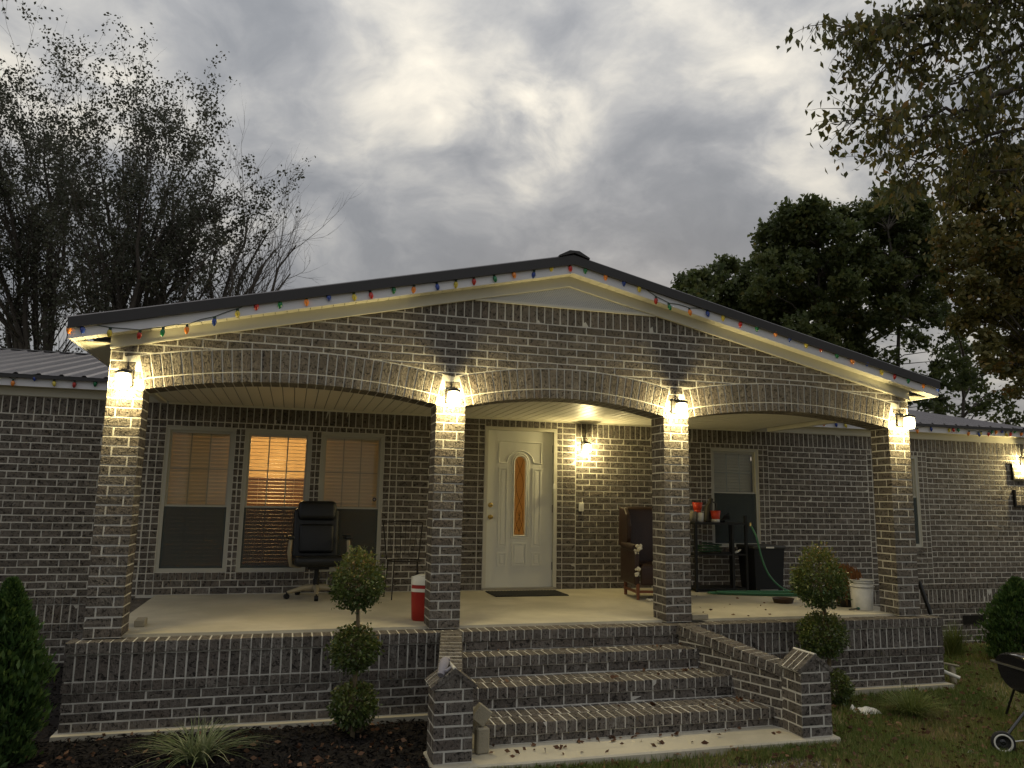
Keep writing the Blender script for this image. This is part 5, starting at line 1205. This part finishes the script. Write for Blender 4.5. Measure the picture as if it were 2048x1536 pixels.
block('loose_brick', .29, .375, .44, .64, .001, .057, 'single tan brick on the porch floor behind the end pier', rz=.05); block('loose_brick', 5.44, 5.62, .0, .09, .001, .057, 'single grey brick lying beside the pier at the steps')
# dark plank leaning past the end pier
t = thing('leaning_plank', (8.33, .22, -.02), 'dark plank leaning on the outer side of the end pier', 'plank'); B().tube([atY(1862, 1229, .2), atY(1838, 1163, .33)], .022, 4).build('plank_board', BLACKM, t)
# white pipe end and old wood by the porch corner
t = thing('drain_pipe', (8.5, .05, -.6), 'short white plastic pipe sticking out at the porch base corner', 'pipe'); B().tube([(8.42, .02, -.585), (8.58, -.10, -.66)], .019, 10).build('pipe_tube', OFFW, t)
t = thing('wood_stake', (8.62, .1, -.9), 'weathered wooden stake frame leaning by the porch base corner', 'stake'); B().tube([(8.60, .0, -.80), (8.62, .04, -.55)], .035, 4).build('stake_post', STONE, t); B().tube([(8.46, .05, -.52), (8.68, .0, -.56)], .014, 4).build('stake_rail', STONE, t); B().tube([(8.5, -.05, -.80), (8.85, -.12, -.81)], .016, 4).build('stake_rail', STONE, t)
# --- pavers wedged beside the lowest step
def paver(c, s, rot, label):
    t = thing('concrete_paver', c, label, 'paver'); t.rotation_euler = rot; B().box(-s[0]/2, s[0]/2, -s[1]/2, s[1]/2, 0, s[2], bev=.01).build('paver_body', STONE, t, False)
paver((3.0, -1.24, -.70), (.10, .07, .18), (0, 0, .15), 'upright grey paver standing on the slab beside the lowest step')
paver((2.955, -1.22, -.49), (.12, .075, .13), (0, R_(38), .1), 'grey paver tilted on its corner, balanced on the upright paver')
paver((2.975, -1.10, -.535), (.17, .09, .11), (0, R_(-12), .35), 'grey paver wedged between the pedestal and the step')
# --- glove on pedestal
gx0, gy0 = 2.69, -1.32
t = thing('work_glove', (gx0, gy0, -.10), 'grey work glove draped on the pedestal of the left side wall'.replace(' of the left side wall', ' next to the mulch bed'), 'glove'); GLV = mat('glove_grey', (.27, .255, .28), .9, bump=.4)
b = B().tube([(2.645, -1.40, -.105), (2.665, -1.36, -.07), (2.69, -1.30, -.035), (2.71, -1.24, -.03)], [.024, .034, .036, .022], 10)
for k in range(4): b.tube([(2.69+.012*k, -1.27, -.03), (2.70+.014*k, -1.21+.005*k, -.028), (2.71+.012*k, -1.17, -.045)], [.013, .012, .008], 7)
b.tube([(2.66, -1.38, -.08), (2.69, -1.40, -.075), (2.72, -1.385, -.055)], [.014, .012, .008], 7); b.build('glove_body', GLV, t)
# --- litter
def rag(c, sx_, sy_, h, label, n=9, name='plastic_litter'):
    t = thing(name, c, label, 'litter'); b = B(); N_ = n
    for j in range(N_):
        for i in range(N_):
            f, g = i/(N_-1)*2-1, j/(N_-1)*2-1; r = max(abs(f), abs(g)); b.v.append((f*sx_*(1+random.uniform(-.12, .12)), g*sy_*(1+random.uniform(-.12, .12)), max(0, h*(1-r**2)+random.uniform(-.3, .3)*h*(1-r))))
    b.f = [(j*N_+i, j*N_+i+1, (j+1)*N_+i+1, (j+1)*N_+i) for j in range(N_-1) for i in range(N_-1)]; b.sm = [False]*len(b.f); o = b.build('crumpled_sheet', PAPER, t, False); md = o.modifiers.new('s', 'SOLIDIFY'); md.thickness = .003
q = atZ(1735, 1434, -.80); rag((q.x, q.y, gh(q.x, q.y)+.02), .12, .07, .045, 'crumpled white plastic bag on the lawn near the topiary'); q = atZ(1706, 1430, -.80); rag((q.x, q.y, gh(q.x, q.y)+.015), .028, .025, .05, 'small crumpled scrap of plastic next to the white bag', 6)
q = atZ(1943, 1516, -.79); rag((q.x, q.y, gh(q.x, q.y)+.02), .02, .016, .02, 'tiny white paper scrap on the lawn by the grill wheel', 5)
# --- barbecue grill at the lawn edge (local: long axis x)
gl_ = rot_thing('barbecue_grill', (8.12, -1.55, gh(8.1, -1.55)), R_(-12), 'black barrel barbecue grill on wheels at the lawn edge', 'grill'); GRM = mat('grill_enamel', (.010, .010, .011), .14, spec=.6); STEEL = mat('grill_steel', (.45, .45, .42), .3, metal=.9)
def barrel(x0, x1, prof, name, mt):
    b = B(); n = len(prof); xs_ = [(x0, .86), (x0+.05, 1), (x1-.05, 1), (x1, .86)]; cz = .52
    b.v = [(x, y*s, cz+(z-cz)*s) for x, s in xs_ for y, z in prof]; b.f = [(i*n+k, i*n+(k+1) % n, (i+1)*n+(k+1) % n, (i+1)*n+k) for i in range(3) for k in range(n)]+[tuple(range(n)), tuple(range(3*n, 4*n))]; b.sm = [True]*(3*n)+[False]*2; return b.build(name, mt, gl_, False)
barrel(-.36, .50, [(-.25, .545)]+[(-.25*math.cos(math.pi*k/12), .56+.085*math.sin(math.pi*k/12)) for k in range(13)]+[(.25, .545)], 'lid', GRM)
barrel(-.35, .49, [(-.245, .53)]+[(-.245*math.cos(math.pi*k/10), .53-.22*math.sin(math.pi*k/10)) for k in range(1, 10)]+[(.245, .53)], 'fire_bowl', GRM)
b = B().box(-.375, .515, -.262, -.25, .53, .545); b.box(-.375, .515, .25, .262, .53, .545); b.box(-.375, -.362, -.25, .25, .53, .545); b.build('lid_rim', STEEL, gl_, False)
B().tube([(-.22, -.225, .62), (-.22, -.28, .63), (.36, -.28, .63), (.36, -.225, .62)], .009, 7).build('lid_handle', STEEL, gl_, False)
for (x, y) in ((-.24, -.18), (.38, -.18), (-.24, .18), (.38, .18)): B().tube([(x*.9, y*.8, .40), (x*1.2, y*1.25, .03 if x > 0 else .08)], .011, 6).build('leg', GRM, gl_, False)
def wheel(parent, c, rz, r=.085):
    M = Matrix.Translation(c) @ Matrix.Rotation(rz, 4, 'Z') @ Matrix.Rotation(R_(90), 4, 'X')
    ww = bpy.data.objects.new('wheel', None); COL.objects.link(ww); ww.parent = parent; ww.location = c; Mi = Matrix.Translation(-Vector(c)) @ M
    B().lathe([(r*.72, -.020), (r*.92, -.024), (r, -.014), (r, .014), (r*.92, .024), (r*.72, .020)], (0, 0, 0), 28, Mi).build('tyre', RUBBER, ww, False)
    B().lathe([(r*.66, -.026), (r*.80, -.027), (r*.80, .027), (r*.66, .026), (r*.66, -.026)], (0, 0, 0), 28, Mi).build('whitewall_ring', OFFW, ww, False)
    B().lathe([(0, -.014), (r*.2, -.022), (r*.25, -.010), (r*.66, -.006), (r*.66, .006), (r*.25, .010), (r*.2, .022), (0, .014)], (0, 0, 0), 20, Mi).build('hub', GRM, ww, False)
wq = atZ(2008, 1509, gh(7.1, -1.95)); inv = Matrix.Rotation(R_(12), 4, 'Z') @ Matrix.Translation(-gl_.location)
lp = inv @ Vector((wq.x, wq.y, gl_.location.z+.085))
wheel(gl_, (lp.x, lp.y, .085), R_(-25)); wheel(gl_, (lp.x+.50, lp.y+.12, .085), R_(-25))
B().tube([(lp.x+.03, lp.y, .085), (lp.x+.48, lp.y+.11, .085)], .008, 6).build('axle', STEEL, gl_, False)
B().tube([(lp.x+.02, lp.y+.03, .09), (-.15, -.12, .42)], .012, 6).build('wheel_strut', GRM, gl_, False)
